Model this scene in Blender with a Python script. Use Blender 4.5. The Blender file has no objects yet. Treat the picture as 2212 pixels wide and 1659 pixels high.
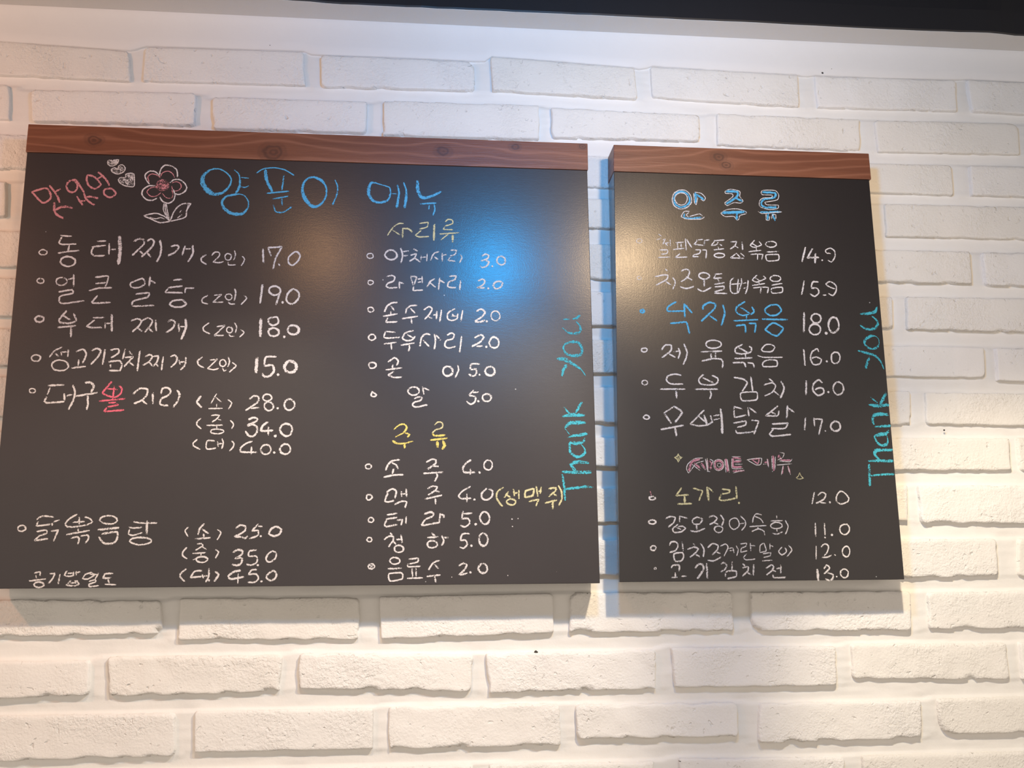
import bpy, bmesh, math, random
from mathutils import Vector, Matrix, noise

# ---------------------------------------------------------------- camera
# brick faces lie in the plane y = 0, x runs right along the wall, z is up
CAM_Z = 1.60
WALL_D = 1.10            # camera to brick faces
BOARD_D = 1.064          # camera to board faces
PITCH, ROLL, YAW, FPX = 0.20133724, -0.00998382, -0.10291377, 2209.61

def cam_matrix():
    rx = Matrix.Rotation(PITCH, 3, 'X')
    rz = Matrix.Rotation(YAW, 3, 'Z')
    base = Matrix(((1, 0, 0), (0, 0, -1), (0, 1, 0)))
    ry = Matrix.Rotation(ROLL, 3, 'Z')
    return rz @ rx @ base @ ry
RM = cam_matrix()
scene = bpy.context.scene
cd = bpy.data.cameras.new('camera')
cd.sensor_fit = 'HORIZONTAL'
cd.sensor_width = 36.0
cd.lens = FPX / 2212 * 36.0
cd.clip_start = 0.01
cam = bpy.data.objects.new('camera', cd)
scene.collection.objects.link(cam)
cam.matrix_world = Matrix.Translation((0, -WALL_D, CAM_Z)) @ RM.to_4x4()
scene.camera = cam

def at(px, py, dist=WALL_D):
    """point of the wall-parallel plane at this distance, seen at a pixel of the photograph"""
    d = RM @ Vector(((px - 1106) / FPX, -(py - 829.5) / FPX, -1))
    return Vector((d.x / d.y * dist, dist - WALL_D, CAM_Z + d.z / d.y * dist))
def at_height(px, py, z):
    d = RM @ Vector(((px - 1106) / FPX, -(py - 829.5) / FPX, -1))
    k = (z - CAM_Z) / d.z
    return Vector((d.x * k, d.y * k - WALL_D, z))

# ---------------------------------------------------------------- light
w = bpy.data.worlds.new('room_glow'); scene.world = w
w.use_nodes = True
w.node_tree.nodes['Background'].inputs[0].default_value = (1.0, 0.87, 0.74, 1)
w.node_tree.nodes['Background'].inputs[1].default_value = 0.95
scene.view_settings.view_transform = 'Standard'
scene.view_settings.look = 'None'
scene.view_settings.exposure = 0.0
scene.view_settings.gamma = 1.0
scene.view_settings.use_curve_mapping = False

def spot(name, loc, aim, col, power, size, blend, rad):
    l = bpy.data.lights.new(name, 'SPOT'); l.color = col; l.energy = power
    l.spot_size = math.radians(size); l.spot_blend = blend; l.shadow_soft_size = rad
    o = bpy.data.objects.new(name, l); scene.collection.objects.link(o)
    o.location = loc
    o.rotation_euler = (Vector(aim) - Vector(loc)).to_track_quat('-Z', 'Y').to_euler()
    return o
def bulb(name, loc, col, power, rad):
    l = bpy.data.lights.new(name, 'POINT'); l.color = col; l.energy = power; l.shadow_soft_size = rad
    o = bpy.data.objects.new(name, l); scene.collection.objects.link(o); o.location = loc
    return o
LZ = CAM_Z + 0.52
spot('warm_spot', (0.34, -0.52, LZ), (-0.20, 0, CAM_Z - .20), (1.0, 0.84, 0.62), 18, 60, 0.5, 0.012)
spot('warm_spot', (0.342, -0.52, LZ), (0.92, 0, CAM_Z - .42), (1.0, 0.85, 0.62), 21, 60, 0.5, 0.012)
spot('warm_bulb', (0.341, -0.52, LZ), (0.341, 0, CAM_Z + .27), (1.0, 0.70, 0.40), 7.2, 112, 0.9, 0.03)
spot('warm_spot', (-0.132, -0.52, LZ), (-0.26, 0, CAM_Z - .28), (1.0, 0.82, 0.62), 8, 66, 0.6, 0.012)
spot('warm_bulb', (-0.133, -0.52, LZ), (-0.133, 0, CAM_Z + .20), (1.0, 0.52, 0.22), 1.6, 118, 0.8, 0.03)
spot('rose_spot', (-0.83, -0.52, LZ), (-0.50, 0, CAM_Z + .1), (1.0, 0.42, 0.22), 7.5, 130, 0.9, 0.012)
spot('blue_bulb', (0.135, -0.54, LZ - .01), (0.235, 0, CAM_Z + .26), (0.0, 0.41, 1.0), 8.4, 160, 1.0, 0.035)

# ---------------------------------------------------------------- helpers
C = scene.collection
def empty(name, loc):
    o = bpy.data.objects.new(name, None); C.objects.link(o); o.location = loc
    o.empty_display_size = 0.02
    return o
def put(name, verts, faces, mat, parent=None, origin=None, smooth=False, kind=None, label=None, attr=None):
    og = Vector(origin) if origin is not None else (parent.matrix_world.translation.copy() if parent else Vector((0, 0, 0)))
    me = bpy.data.meshes.new(name)
    me.from_pydata([tuple(Vector(v) - og) for v in verts], [], faces)
    if smooth: me.polygons.foreach_set('use_smooth', [True] * len(me.polygons))
    if attr:
        a = me.attributes.new('cover', 'FLOAT', 'POINT'); a.data.foreach_set('value', attr)
    me.materials.append(mat); me.update()
    o = bpy.data.objects.new(name, me); C.objects.link(o)
    if parent:
        o.parent = parent
        o.location = og - PW[parent.name] if parent.name in PW else (0, 0, 0)
        PW[o.name] = og
    else:
        o.location = og; PW[o.name] = og
    if kind: o['kind'] = kind
    if label: o['label'] = label
    return o
PW = {}

class N:
    """tiny node helper"""
    def __init__(s, name):
        s.m = bpy.data.materials.new(name); s.m.use_nodes = True
        s.t = s.m.node_tree; s.b = s.t.nodes['Principled BSDF']; s.out = s.t.nodes['Material Output']
        s.co = s.n('ShaderNodeTexCoord').outputs['Object']
    def n(s, typ, **kw):
        x = s.t.nodes.new(typ)
        for k, v in kw.items(): setattr(x, k, v)
        return x
    def l(s, a, b): s.t.links.new(a, b)
    def val(s, sock, v):
        if hasattr(v, 'is_linked') or isinstance(v, bpy.types.NodeSocket): s.l(v, sock)
        else: sock.default_value = v
    def math(s, op, a, b=0.0, c=None, clamp=False):
        x = s.n('ShaderNodeMath', operation=op, use_clamp=clamp)
        s.val(x.inputs[0], a); s.val(x.inputs[1], b)
        if c is not None: s.val(x.inputs[2], c)
        return x.outputs[0]
    def noise(s, scale, detail=3, rough=.5, co=None, dist=0):
        x = s.n('ShaderNodeTexNoise'); x.inputs['Scale'].default_value = scale
        x.inputs['Detail'].default_value = detail; x.inputs['Roughness'].default_value = rough
        x.inputs['Distortion'].default_value = dist
        s.l(co or s.co, x.inputs['Vector']); return x.outputs[0]
    def mapping(s, scale, loc=(0, 0, 0), co=None):
        x = s.n('ShaderNodeMapping'); x.inputs['Scale'].default_value = scale; x.inputs['Location'].default_value = loc
        s.l(co or s.co, x.inputs[0]); return x.outputs[0]
    def ramp(s, f, stops):
        x = s.n('ShaderNodeValToRGB'); e = x.color_ramp.elements
        while len(e) < len(stops): e.new(0.5)
        for i, (p, c) in enumerate(stops): e[i].position = p; e[i].color = (*c, 1)
        s.l(f, x.inputs[0]); return x.outputs[0]
    def mix(s, f, a, b, typ='MIX'):
        x = s.n('ShaderNodeMix', data_type='RGBA', blend_type=typ)
        s.val(x.inputs[0], f)
        for i, v in ((6, a), (7, b)):
            if isinstance(v, tuple): x.inputs[i].default_value = (*v, 1)
            else: s.l(v, x.inputs[i])
        return x.outputs[2]
    def bump(s, h, strength, dist, prev=None):
        x = s.n('ShaderNodeBump'); s.val(x.inputs['Strength'], strength); x.inputs['Distance'].default_value = dist
        s.l(h, x.inputs['Height'])
        if prev: s.l(prev, x.inputs['Normal'])
        return x.outputs[0]

# ---------------------------------------------------------------- materials
def mat_brick():
    a = N('white_painted_brick')
    oi = a.n('ShaderNodeObjectInfo').outputs['Random']
    vadd = a.n('ShaderNodeVectorMath', operation='ADD'); a.l(a.co, vadd.inputs[0])
    a.l(a.math('MULTIPLY', oi, 37.0), vadd.inputs[1]); co = vadd.outputs[0]
    tone = a.noise(14, 3, .6, co)
    col = a.ramp(tone, [(.3, (.775, .755, .725)), (.7, (.81, .795, .77))])
    tint = a.ramp(oi, [(0, (.96, .945, .91)), (.5, (1, 1, 1)), (1, (.985, .98, .97))])
    col = a.mix(1.0, col, tint, 'MULTIPLY')
    # tiny pinholes
    v = a.n('ShaderNodeTexVoronoi'); v.inputs['Scale'].default_value = 70; a.l(co, v.inputs['Vector'])
    hole = a.math('LESS_THAN', v.outputs['Distance'], .055)
    sel = a.math('GREATER_THAN', a.noise(22, 1, .5, co), .60)
    hole = a.math('MULTIPLY', hole, sel)
    col = a.mix(a.math('MULTIPLY', hole, .45), col, (.25, .22, .19))
    a.l(col, a.b.inputs['Base Color'])
    a.b.inputs['Roughness'].default_value = .55
    a.b.inputs['Specular IOR Level'].default_value = .35
    patch = a.math('SMOOTH_MIN', 1.0, a.math('MULTIPLY', a.math('MAXIMUM', a.math('SUBTRACT', a.noise(16, 2, .5, co), .42), 0), 5), .2)
    f = a.noise(420, 4, .6, co); g = a.noise(210, 4, .62, co, .15)
    b1 = a.bump(f, .35, .0012)
    st = a.math('MULTIPLY_ADD', patch, .62, .10)
    pit = a.math('MAXIMUM', a.math('SUBTRACT', a.noise(140, 2, .5, co, .3), .66), 0)
    h = a.math('SUBTRACT', a.math('MULTIPLY', g, st), a.math('MULTIPLY', pit, 3.0))
    b2 = a.bump(h, .8, .0030, b1)
    b3 = a.bump(a.math('SUBTRACT', 1, hole), .8, .001, b2)
    a.l(b3, a.b.inputs['Normal'])
    return a.m
def mat_paint(name, c, bump=.25, sc=300, rough=.6):
    a = N(name)
    col = a.ramp(a.noise(9, 4, .6), [(.3, tuple(x * .96 for x in c)), (.7, c)])
    a.l(col, a.b.inputs['Base Color']); a.b.inputs['Roughness'].default_value = rough
    b = a.bump(a.noise(sc, 3, .6), bump, .001)
    b = a.bump(a.noise(45, 2, .5), .25, .002, b)
    a.l(b, a.b.inputs['Normal']); return a.m
def mat_board(name, vertical):
    a = N(name)
    sc = (600, 600, 130) if vertical else (130, 600, 600)
    streak = a.noise(1, 4, .65, a.mapping(sc))
    sm = a.noise(7, 4, .6)
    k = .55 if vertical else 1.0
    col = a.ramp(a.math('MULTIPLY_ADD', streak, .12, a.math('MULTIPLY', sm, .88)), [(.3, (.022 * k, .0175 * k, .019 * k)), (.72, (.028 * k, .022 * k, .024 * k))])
    # chalk dust specks
    v = a.n('ShaderNodeTexVoronoi'); v.inputs['Scale'].default_value = 26; a.l(a.co, v.inputs['Vector'])
    dots = a.math('LESS_THAN', v.outputs['Distance'], .018)
    col = a.mix(a.math('MULTIPLY', dots, .6), col, (.5, .5, .5))
    a.l(col, a.b.inputs['Base Color'])
    a.l(a.math('MULTIPLY_ADD', streak, .10, .19), a.b.inputs['Roughness'])
    a.b.inputs['Specular IOR Level'].default_value = .24
    a.b.inputs['Coat Weight'].default_value = .75; a.b.inputs['Coat Roughness'].default_value = .40
    b = a.bump(streak, .11, .0005)
    b = a.bump(a.noise(700, 2, .6), .15, .0004, b)
    a.l(b, a.b.inputs['Normal']); return a.m
def mat_dark(name, c, rough=.5):
    a = N(name); a.b.inputs['Base Color'].default_value = (*c, 1); a.b.inputs['Roughness'].default_value = rough
    a.l(a.bump(a.noise(60, 3, .5), .1, .002), a.b.inputs['Normal'])
    return a.m
def mat_wood(name, knots, flow):
    """reddish stained pine; knots = (x, z, radius) in the rail's own coordinates"""
    a = N(name)
    sep = a.n('ShaderNodeSeparateXYZ'); a.l(a.co, sep.inputs[0]); X, Y, Z = sep.outputs
    warp = a.math('MULTIPLY', a.math('SUBTRACT', a.noise(1, 3, .5, a.mapping((5, 5, 22))), .5), .022)
    zz = a.math('ADD', Z, warp); core = None
    zz = a.math('ADD', zz, a.math('MULTIPLY', X, flow))
    for kx, kz, kr in knots:
        kr *= 1.35
        dx = a.math('MULTIPLY', a.math('SUBTRACT', X, kx), 1 / (kr * 3.2)); dz = a.math('MULTIPLY', a.math('SUBTRACT', Z, kz), 1 / (kr * 1.9))
        d2 = a.math('ADD', a.math('MULTIPLY', dx, dx), a.math('MULTIPLY', dz, dz))
        g = a.math('EXPONENT', a.math('MULTIPLY', d2, -1))
        sgn = a.math('MULTIPLY', dz, g)
        zz = a.math('ADD', zz, a.math('MULTIPLY', sgn, -kr * 1.4))
        ex = a.math('MULTIPLY', a.math('SUBTRACT', X, kx), 1 / kr); ez = a.math('MULTIPLY', a.math('SUBTRACT', Z, kz), 1 / (kr * .75))
        e = a.math('SQRT', a.math('ADD', a.math('MULTIPLY', ex, ex), a.math('MULTIPLY', ez, ez)))
        e = a.math('ADD', e, a.math('MULTIPLY', a.math('SUBTRACT', a.noise(90, 2), .5), .8))
        k = a.math('SUBTRACT', 1.25, e, clamp=True)
        ring = a.math('MULTIPLY', a.math('MULTIPLY', k, 1.6, clamp=True), a.math('MULTIPLY_ADD', a.math('SINE', a.math('MULTIPLY', e, 13)), .32, .78))
        core = ring if core is None else a.math('MAXIMUM', core, ring)
    line = a.math('SINE', a.math('MULTIPLY', zz, 620))
    line = a.math('POWER', a.math('MULTIPLY_ADD', line, .5, .5), 6)
    fib = a.noise(1, 5, .7, a.mapping((25, 400, 700)))
    broad = a.noise(1, 3, .6, a.mapping((6, 30, 50)))
    col = a.ramp(broad, [(.25, (.13, .040, .020)), (.75, (.25, .088, .042))])
    col = a.mix(a.math('MULTIPLY', line, .42), col, (.40, .17, .10))
    col = a.mix(a.math('MULTIPLY', fib, .55), col, (.10, .035, .02), 'MIX')
    col = a.mix(a.math('MULTIPLY', core, .75), col, (.065, .022, .014))
    a.l(col, a.b.inputs['Base Color']); a.b.inputs['Roughness'].default_value = .42
    a.l(a.bump(fib, .3, .0006), a.b.inputs['Normal']); return a.m
def mat_chalk(name, c, grain=1.0):
    a = N(name)
    at_ = a.n('ShaderNodeAttribute', attribute_name='cover').outputs['Fac']
    n1 = a.noise(1, 3, .7, a.mapping((900, 900, 900))); n2 = a.noise(1, 3, .6, a.mapping((260, 260, 420)))
    nn = a.math('MULTIPLY_ADD', n2, .32, a.math('MULTIPLY', n1, .68))
    al = a.math('ADD', a.math('MULTIPLY', at_, 2.15), a.math('MULTIPLY', a.math('SUBTRACT', nn, .55), 9 * grain))
    al = a.math('MINIMUM', a.math('MAXIMUM', al, 0.0), .97)
    a.b.inputs['Base Color'].default_value = (*c, 1); a.b.inputs['Roughness'].default_value = .9
    a.b.inputs['Specular IOR Level'].default_value = .1
    tr = a.n('ShaderNodeBsdfTransparent'); mx = a.n('ShaderNodeMixShader')
    a.l(al, mx.inputs[0]); a.l(tr.outputs[0], mx.inputs[1]); a.l(a.b.outputs[0], mx.inputs[2]); a.l(mx.outputs[0], a.out.inputs[0])
    return a.m

M_BRICK = mat_brick()
M_MORTAR = mat_paint('white_painted_mortar', (.775, .76, .73), .25, 200)
M_PLASTER = mat_paint('white_plaster', (.80, .785, .77), .12, 350)
M_STRIP = mat_paint('white_ceiling_paint', (.74, .72, .70), .15, 350)
M_FASCIA = mat_dark('black_bulkhead_paint', (.012, .012, .016), .5)
M_CEIL = mat_dark('dark_ceiling_paint', (.007, .020, .045), .5)
M_CEIL.node_tree.nodes['Principled BSDF'].inputs['Specular IOR Level'].default_value = .15
M_FLOOR = mat_dark('floor', (.22, .17, .13), .5)

# ---------------------------------------------------------------- bricks
# rows of bricks measured on the wall: pixel corners top-left, top-right, bottom-right, bottom-left
ROWS = {
0: [((-95,80),(279,108),(283,176),(-95,158)), ((312,99),(657,110),(661,185),(306,175)), ((691,117),(1026,132),(1028,197),(693,188)),
    ((1058,121),(1371,146),(1379,215),(1063,197)), ((1404,142),(1725,161),(1729,232),(1408,211)), ((1758,162),(2066,172),(2069,241),(1766,232)), ((2088,171),(2400,186),(2410,260),(2098,241))],
1: [((-330,168),(21,181),(23,260),(-330,252)), ((66,193),(425,200),(423,273),(66,263)), ((457,208),(795,219),(792,289),(458,279)), ((828,216),(1165,227),(1168,303),(825,294)),
    ((1190,231),(1511,247),(1515,307),(1190,298)), ((1547,243),(1858,256),(1862,327),(1549,314)), ((1888,257),(2201,265),(2205,335),(1897,328)), ((2235,266),(2560,280),(2570,345),(2240,336))],
2: [((-120,284),(245,294),(243,372),(-125,364)), ((280,296),(630,310),(628,388),(278,374)), ((664,311),(1010,324),(1010,396),(664,388)), ((1042,326),(1338,336),(1340,407),(1042,398)),
    ((1372,338),(1700,347),(1702,415),(1374,407)), ((1735,347),(2057,355),(2062,423),(1737,412)), ((2094,356),(2420,364),(2430,432),(2098,423))],
3: [((-345,384),(16,390),(14,470),(-350,466)), ((47,391),(420,399),(418,476),(45,470)), ((455,400),(810,411),(808,484),(453,477)), ((845,412),(1185,424),(1184,490),(845,485)), ((1219,426),(1545,434),(1545,502),(1219,492)),
    ((1580,435),(1876,438),(1878,511),(1580,503)), ((1910,438),(2240,446),(2246,519),(1914,511)), ((2275,447),(2600,455),(2610,525),(2280,520))],
4: [((-170,492),(215,501),(213,582),(-175,574)), ((250,502),(620,510),(618,588),(248,582)), ((655,511),(1010,519),(1010,596),(655,589)), ((1045,520),(1350,527),(1350,606),(1045,598)),
    ((1385,528),(1725,534),(1728,610),(1385,606)), ((1760,535),(2096,542),(2100,614),(1762,609)), ((2120,543),(2450,549),(2460,624),(2128,618))],
5: [((-380,595),(40,598),(40,685),(-380,680)), ((76,599),(440,608),(438,690),(74,686)), ((476,609),(830,617),(830,696),(476,691)), ((866,618),(1210,625),(1210,702),(866,697)), ((1246,627),(1560,632),(1562,707),(1248,704)),
    ((1596,633),(1929,640),(1931,710),(1598,708)), ((1957,639),(2300,645),(2306,720),(1958,713)), ((2336,646),(2680,650),(2690,728),(2340,721))],
6: [((-150,704),(225,711),(222,795),(-155,789)), ((262,712),(640,719),(638,801),(260,796)), ((676,720),(1035,727),(1035,806),(676,802)), ((1070,728),(1380,734),(1382,808),(1070,806)),
    ((1415,735),(1760,740),(1762,812),(1417,809)), ((1795,741),(2128,748),(2131,817),(1797,813)), ((2150,750),(2490,754),(2500,830),(2154,824))],
7: [((-410,806),(30,812),(28,902),(-410,896)), ((68,813),(440,819),(438,906),(66,902)), ((478,820),(840,826),(840,912),(478,907)), ((876,827),(1225,831),(1225,914),(876,912)), ((1260,833),(1590,837),(1592,915),(1260,915)),
    ((1628,838),(1968,843),(1972,919),(1630,916)), ((1998,846),(2350,850),(2358,925),(2000,917)), ((2385,850),(2720,852),(2730,930),(2390,926))],
8: [((-165,925),(222,932),(220,1016),(-170,1013)), ((260,933),(640,937),(638,1016),(258,1016)), ((676,938),(1040,941),(1040,1012),(676,1014)), ((1078,942),(1420,944),(1422,1010),(1078,1009)),
    ((1458,944),(1805,944),(1808,1016),(1460,1012)), ((1845,943),(2181,945),(2187,1018),(1847,1017)), ((2196,944),(2540,944),(2550,1022),(2202,1018))],
9: [((-430,1040),(15,1045),(12,1136),(-430,1134)), ((52,1046),(435,1049),(432,1135),(50,1136)), ((474,1050),(845,1052),(845,1133),(474,1134)), ((884,1052),(1235,1053),(1235,1131),(884,1132)), ((1272,1053),(1590,1051),(1592,1130),(1274,1131)),
    ((1628,1051),(1961,1047),(1963,1128),(1630,1130)), ((1981,1047),(2340,1047),(2348,1133),(1990,1131)), ((2378,1047),(2720,1047),(2730,1133),(2384,1133))],
10: [((-190,1160),(205,1164),(202,1260),(-195,1262)), ((244,1164),(625,1164),(622,1256),(242,1260)), ((665,1164),(1040,1164),(1040,1249),(663,1255)), ((1080,1164),(1425,1163),(1427,1243),(1080,1248)),
    ((1462,1163),(1790,1163),(1793,1247),(1464,1244)), ((1826,1163),(2153,1162),(2159,1247),(1828,1252)), ((2198,1162),(2550,1160),(2560,1245),(2200,1247))],
11: [((-40,1293),(348,1296),(353,1370),(-45,1380)), ((387,1292),(780,1289),(776,1384),(382,1384)), ((818,1288),(1196,1280),(1198,1370),(822,1382)), ((1231,1279),(1582,1277),(1589,1365),(1229,1369)),
    ((1620,1277),(1968,1275),(1972,1364),(1622,1364)), ((2004,1278),(2360,1272),(2370,1358),(2006,1361)), ((-470,1290),(-80,1292),(-85,1380),(-475,1384))],
12: [((-220,1428),(196,1425),(193,1503),(-225,1522)), ((229,1417),(612,1414),(605,1496),(235,1507)), ((644,1408),(1024,1412),(1018,1496),(641,1489)), ((1047,1410),(1419,1402),(1418,1490),(1056,1499)),
    ((1449,1397),(1806,1394),(1810,1483),(1456,1487)), ((1838,1389),(2175,1387),(2185,1470),(1843,1467)), ((2201,1386),(2560,1382),(2570,1465),(2208,1470))],
13: [((-10,1545),(380,1539),(380,1636),(-15,1648)), ((418,1535),(808,1528),(806,1620),(418,1628)), ((836,1525),(1211,1518),(1215,1613),(840,1620)), ((1242,1521),(1594,1516),(1597,1594),(1246,1598)),
    ((1637,1518),(1991,1511),(1994,1597),(1637,1608)), ((2024,1508),(2400,1498),(2410,1582),(2029,1588)), ((-450,1550),(-48,1546),(-55,1650),(-455,1656))],
14: [((-190,1680),(215,1668),(212,1760),(-195,1775)), ((250,1667),(620,1660),(618,1752),(248,1759)), ((655,1659),(1024,1651),(1022,1745),(653,1752)), ((1054,1650),(1414,1643),(1412,1738),(1052,1745)),
    ((1465,1637),(1827,1634),(1830,1728),(1466,1732)), ((1862,1631),(2230,1622),(2236,1715),(1866,1726)), ((2268,1620),(2640,1612),(2650,1705),(2272,1714))],
}
rng = random.Random(7)
rows = []          # each row: list of (x0, x1, ztl, ztr, zbr, zbl, xtl, xtr, xbr, xbl)
for r in sorted(ROWS):
    out = []
    for q in ROWS[r]:
        p = [at(*c) for c in q]
        out.append([p[0].x, p[1].x, p[2].x, p[3].x, p[0].z, p[1].z, p[2].z, p[3].z])
    out.sort()
    # carry the bond on beyond the picture, left and right
    while out[0][0] > -0.95:
        f = out[0]; wd = rng.uniform(.172, .182); g = rng.uniform(.014, .02)
        out.insert(0, [f[0] - g - wd, f[0] - g, f[3] - g, f[3] - g - wd, f[4] - .0005, f[4], f[7], f[7] - .0005])
    while out[-1][1] < 1.15:
        f = out[-1]; wd = rng.uniform(.172, .182); g = rng.uniform(.014, .02)
        out.append([f[1] + g, f[1] + g + wd, f[2] + g + wd, f[2] + g, f[5], f[5], f[6], f[6]])
    rows.append(out)
zl = min(b[6] for b in rows[-1])
for k in range(4):                                   # a few courses below the frame
    zt = zl - .015; zb = zt - .046; x = -1.0 - (k % 2) * .09; out = []
    while x < 1.2:
        out.append([x, x + .178, x + .178, x, zt, zt, zb, zb]); x += .195
    rows.append(out); zl = zb
ROW_GEO = rows

def frac_noise(x, y, z, s):
    return noise.noise(Vector((x * s, y * s, z * s)))
def brick_mesh(q, seed, visible):
    xtl, xtr, xbr, xbl, ztl, ztr, zbr, zbl = q
    L = (xtr - xtl + xbr - xbl) / 2; H = (ztl - zbl + ztr - zbr) / 2
    rg = random.Random(seed)
    face = -rg.uniform(-.0006, .0018)                 # proud of the nominal face
    rough = rg.choice((.3, .5, .8, 1.2)) * (1.25 if seed > 1100 else .75)
    edge = [0, .0004, .0010, .0018, .0030, .0048, .0075]
    step = .0052 if visible else .03
    def lines(T):
        if not visible: edge2 = [0, .001, .004]
        else: edge2 = edge
        m = max(1, int((T - 2 * edge2[-1]) / step)); inner = [edge2[-1] + (T - 2 * edge2[-1]) * i / m for i in range(m + 1)]
        return [e / T for e in edge2[:-1]] + [i / T for i in inner] + [1 - e / T for e in reversed(edge2[:-1])]
    us = lines(L); vs = lines(H)
    rad = [rg.uniform(.0015, .006) for _ in range(4)]
    if rg.random() < .22: rad[rg.randrange(4)] = rg.uniform(.008, .016)
    verts = []; sx = seed * 3.17
    for v in vs:
        for u in us:
            x = (xtl * (1 - u) + xtr * u) * (1 - v) + (xbl * (1 - u) + xbr * u) * v
            z = (ztl * (1 - u) + ztr * u) * (1 - v) + (zbl * (1 - u) + zbr * u) * v
            # distance to the outline, with rounded corners and a wandering edge
            dx = min(u, 1 - u) * L; dz = min(v, 1 - v) * H
            R = rad[(0 if u < .5 else 1) + (0 if v < .5 else 2)]
            if dx < R and dz < R: d = R - math.hypot(R - dx, R - dz)
            else: d = min(dx, dz)
            wob = .0016 * (frac_noise(x + sx, z, 0, 60) + .6 * frac_noise(x, z + sx, 1, 170)) * (1.6 if v > .8 else .8) * (rough + .3)
            d2 = d - max(0, wob) - .0002
            if d2 <= 0: y = .0085
            else:
                wdt = .0042 if (dz <= dx and v < .5) else .0024
                t = min(1, d2 / wdt)
                y = face + .0016 * (1 - t) ** 2 if d2 > .0005 else .0075 - d2 * 9
            if y < .006:
                n = frac_noise(x + sx, z, 2, 22) * .0009 + rough * (frac_noise(x, z + sx, 3, 75) * .00055 + frac_noise(x, z, sx, 160) * .00035)
                y += n * min(1, d2 / .002)
            j = .0006 * rough * frac_noise(x, z, sx + 5, 90) if (0 < u < 1 and 0 < v < 1) else 0
            verts.append((x + j, y, z + j))
    nu = len(us); faces = [(j * nu + i, (j + 1) * nu + i, (j + 1) * nu + i + 1, j * nu + i + 1) for j in range(len(vs) - 1) for i in range(nu - 1)]
    return verts, faces

CEIL_Z = CAM_Z + 0.5983 * WALL_D
# ---- the wall: mortar bed that carries the bricks
def edges_at(row, x):
    """top and bottom edge of the course at x and the distance to the nearest brick along the course"""
    best = None
    for b in row:
        d = max(b[0] - x, x - b[1], 0)
        if best is None or d < best[0]:
            t = min(1, max(0, (x - b[0]) / (b[1] - b[0])))
            best = (d, b[4] * (1 - t) + b[5] * t, b[7] * (1 - t) + b[6] * t)
    return best
def mortar():
    xs = []; x = -1.05
    while x < 1.25: xs.append(x); x += .0045 if -.55 < x < .85 else .02
    z0 = min(b[6] for b in rows[-1]) - .02; z1 = CEIL_Z - .035
    zs = []; z = z0
    while z < z1: zs.append(z); z += .0021
    cols = [[edges_at(r, x) for r in rows] for x in xs]
    verts = []
    for z in zs:
        for i, x in enumerate(xs):
            y = .0050; up = None
            for d, zt, zb in cols[i]:
                if zb < z < zt:
                    y = .0040 if d > 0 else .0050
                    up = None; break
                if z <= zb: up = zb
                elif z >= zt:
                    if up is not None:                      # joint: struck back towards the brick below
                        t = (up - z) / max(up - zt, .001)
                        y = .0050 + .0014 * t
                    break
            y += .0006 * frac_noise(x, z, 4, 26) + .0004 * frac_noise(x, z, 9, 90) + .0005 * frac_noise(x * .12, z, 6, 190)
            verts.append((x, y, z))
    n = len(xs)
    faces = [(j * n + i, j * n + i + 1, (j + 1) * n + i + 1, (j + 1) * n + i) for j in range(len(zs) - 1) for i in range(n - 1)]
    k = len(verts)      # plain wall body: down to the floor, out to the sides and the back
    X0, X1, ZT, ZB = -2.6, 2.8, CEIL_Z + .34, 0.0
    def box(x0, x1, y0, y1, za, zb):
        k = len(verts)
        verts.extend([(x0, y0, za), (x1, y0, za), (x1, y1, za), (x0, y1, za), (x0, y0, zb), (x1, y0, zb), (x1, y1, zb), (x0, y1, zb)])
        faces.extend([(k, k+1, k+5, k+4), (k+1, k+2, k+6, k+5), (k+2, k+3, k+7, k+6), (k+3, k, k+4, k+7), (k+4, k+5, k+6, k+7), (k+3, k+2, k+1, k)])
    box(X0, X1, .0095, .12, ZB, ZT)
    return verts, faces
v, f = mortar()
wall = put('wall_back', v, f, M_MORTAR, smooth=True, kind='structure')
nb = 0
for r, row in enumerate(rows):
    for i, q in enumerate(row):
        vis = q[1] > -.56 and q[0] < .86 and r < 15
        bv, bf = brick_mesh(q, r * 100 + i, vis)
        c = (sum(q[:4]) / 4, 0, sum(q[4:]) / 4)
        put('brick', bv, bf, M_BRICK, wall, origin=c, smooth=True); nb += 1

# ---- plaster band above the bricks
edge = [(-700,62),(-300,72),(0,88),(150,98),(280,108),(296,104),(312,98),(420,101),(560,106),(657,109),(674,117),(691,117),(860,123),(1026,131),(1050,131),(1058,120),(1200,131),(1371,145),(1388,150),(1404,141),(1560,151),(1725,160),(1741,166),(1758,161),(1900,167),(2066,171),(2090,170),(2400,185),(3200,222)]
pts = [at(a, b) for a, b in edge]
verts = []; faces = []; m = 0
NX = 260
for i in range(NX + 1):
    x = pts[0].x + (pts[-1].x - pts[0].x) * i / NX
    for a, b in zip(pts, pts[1:]):
        if a.x <= x <= b.x: t = (x - a.x) / (b.x - a.x); z = a.z * (1 - t) + b.z * t; break
    z += .0005 * frac_noise(x, 0, 0, 120)
    y0 = .0006
    for (yy, zz) in ((.0095, z), (y0 + .0012, z), (y0, z + .0012), (y0 + .0004 * frac_noise(x, 1, 0, 9), z + .012), (y0, (z + CEIL_Z) / 2), (y0, CEIL_Z + .0005)):
        verts.append((x, yy, zz))
for i in range(NX):
    for j in range(5):
        k = i * 6 + j; faces.append((k, k + 6, k + 7, k + 1))
put('trim_1', verts, faces, M_PLASTER, smooth=True, kind='structure')

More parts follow.
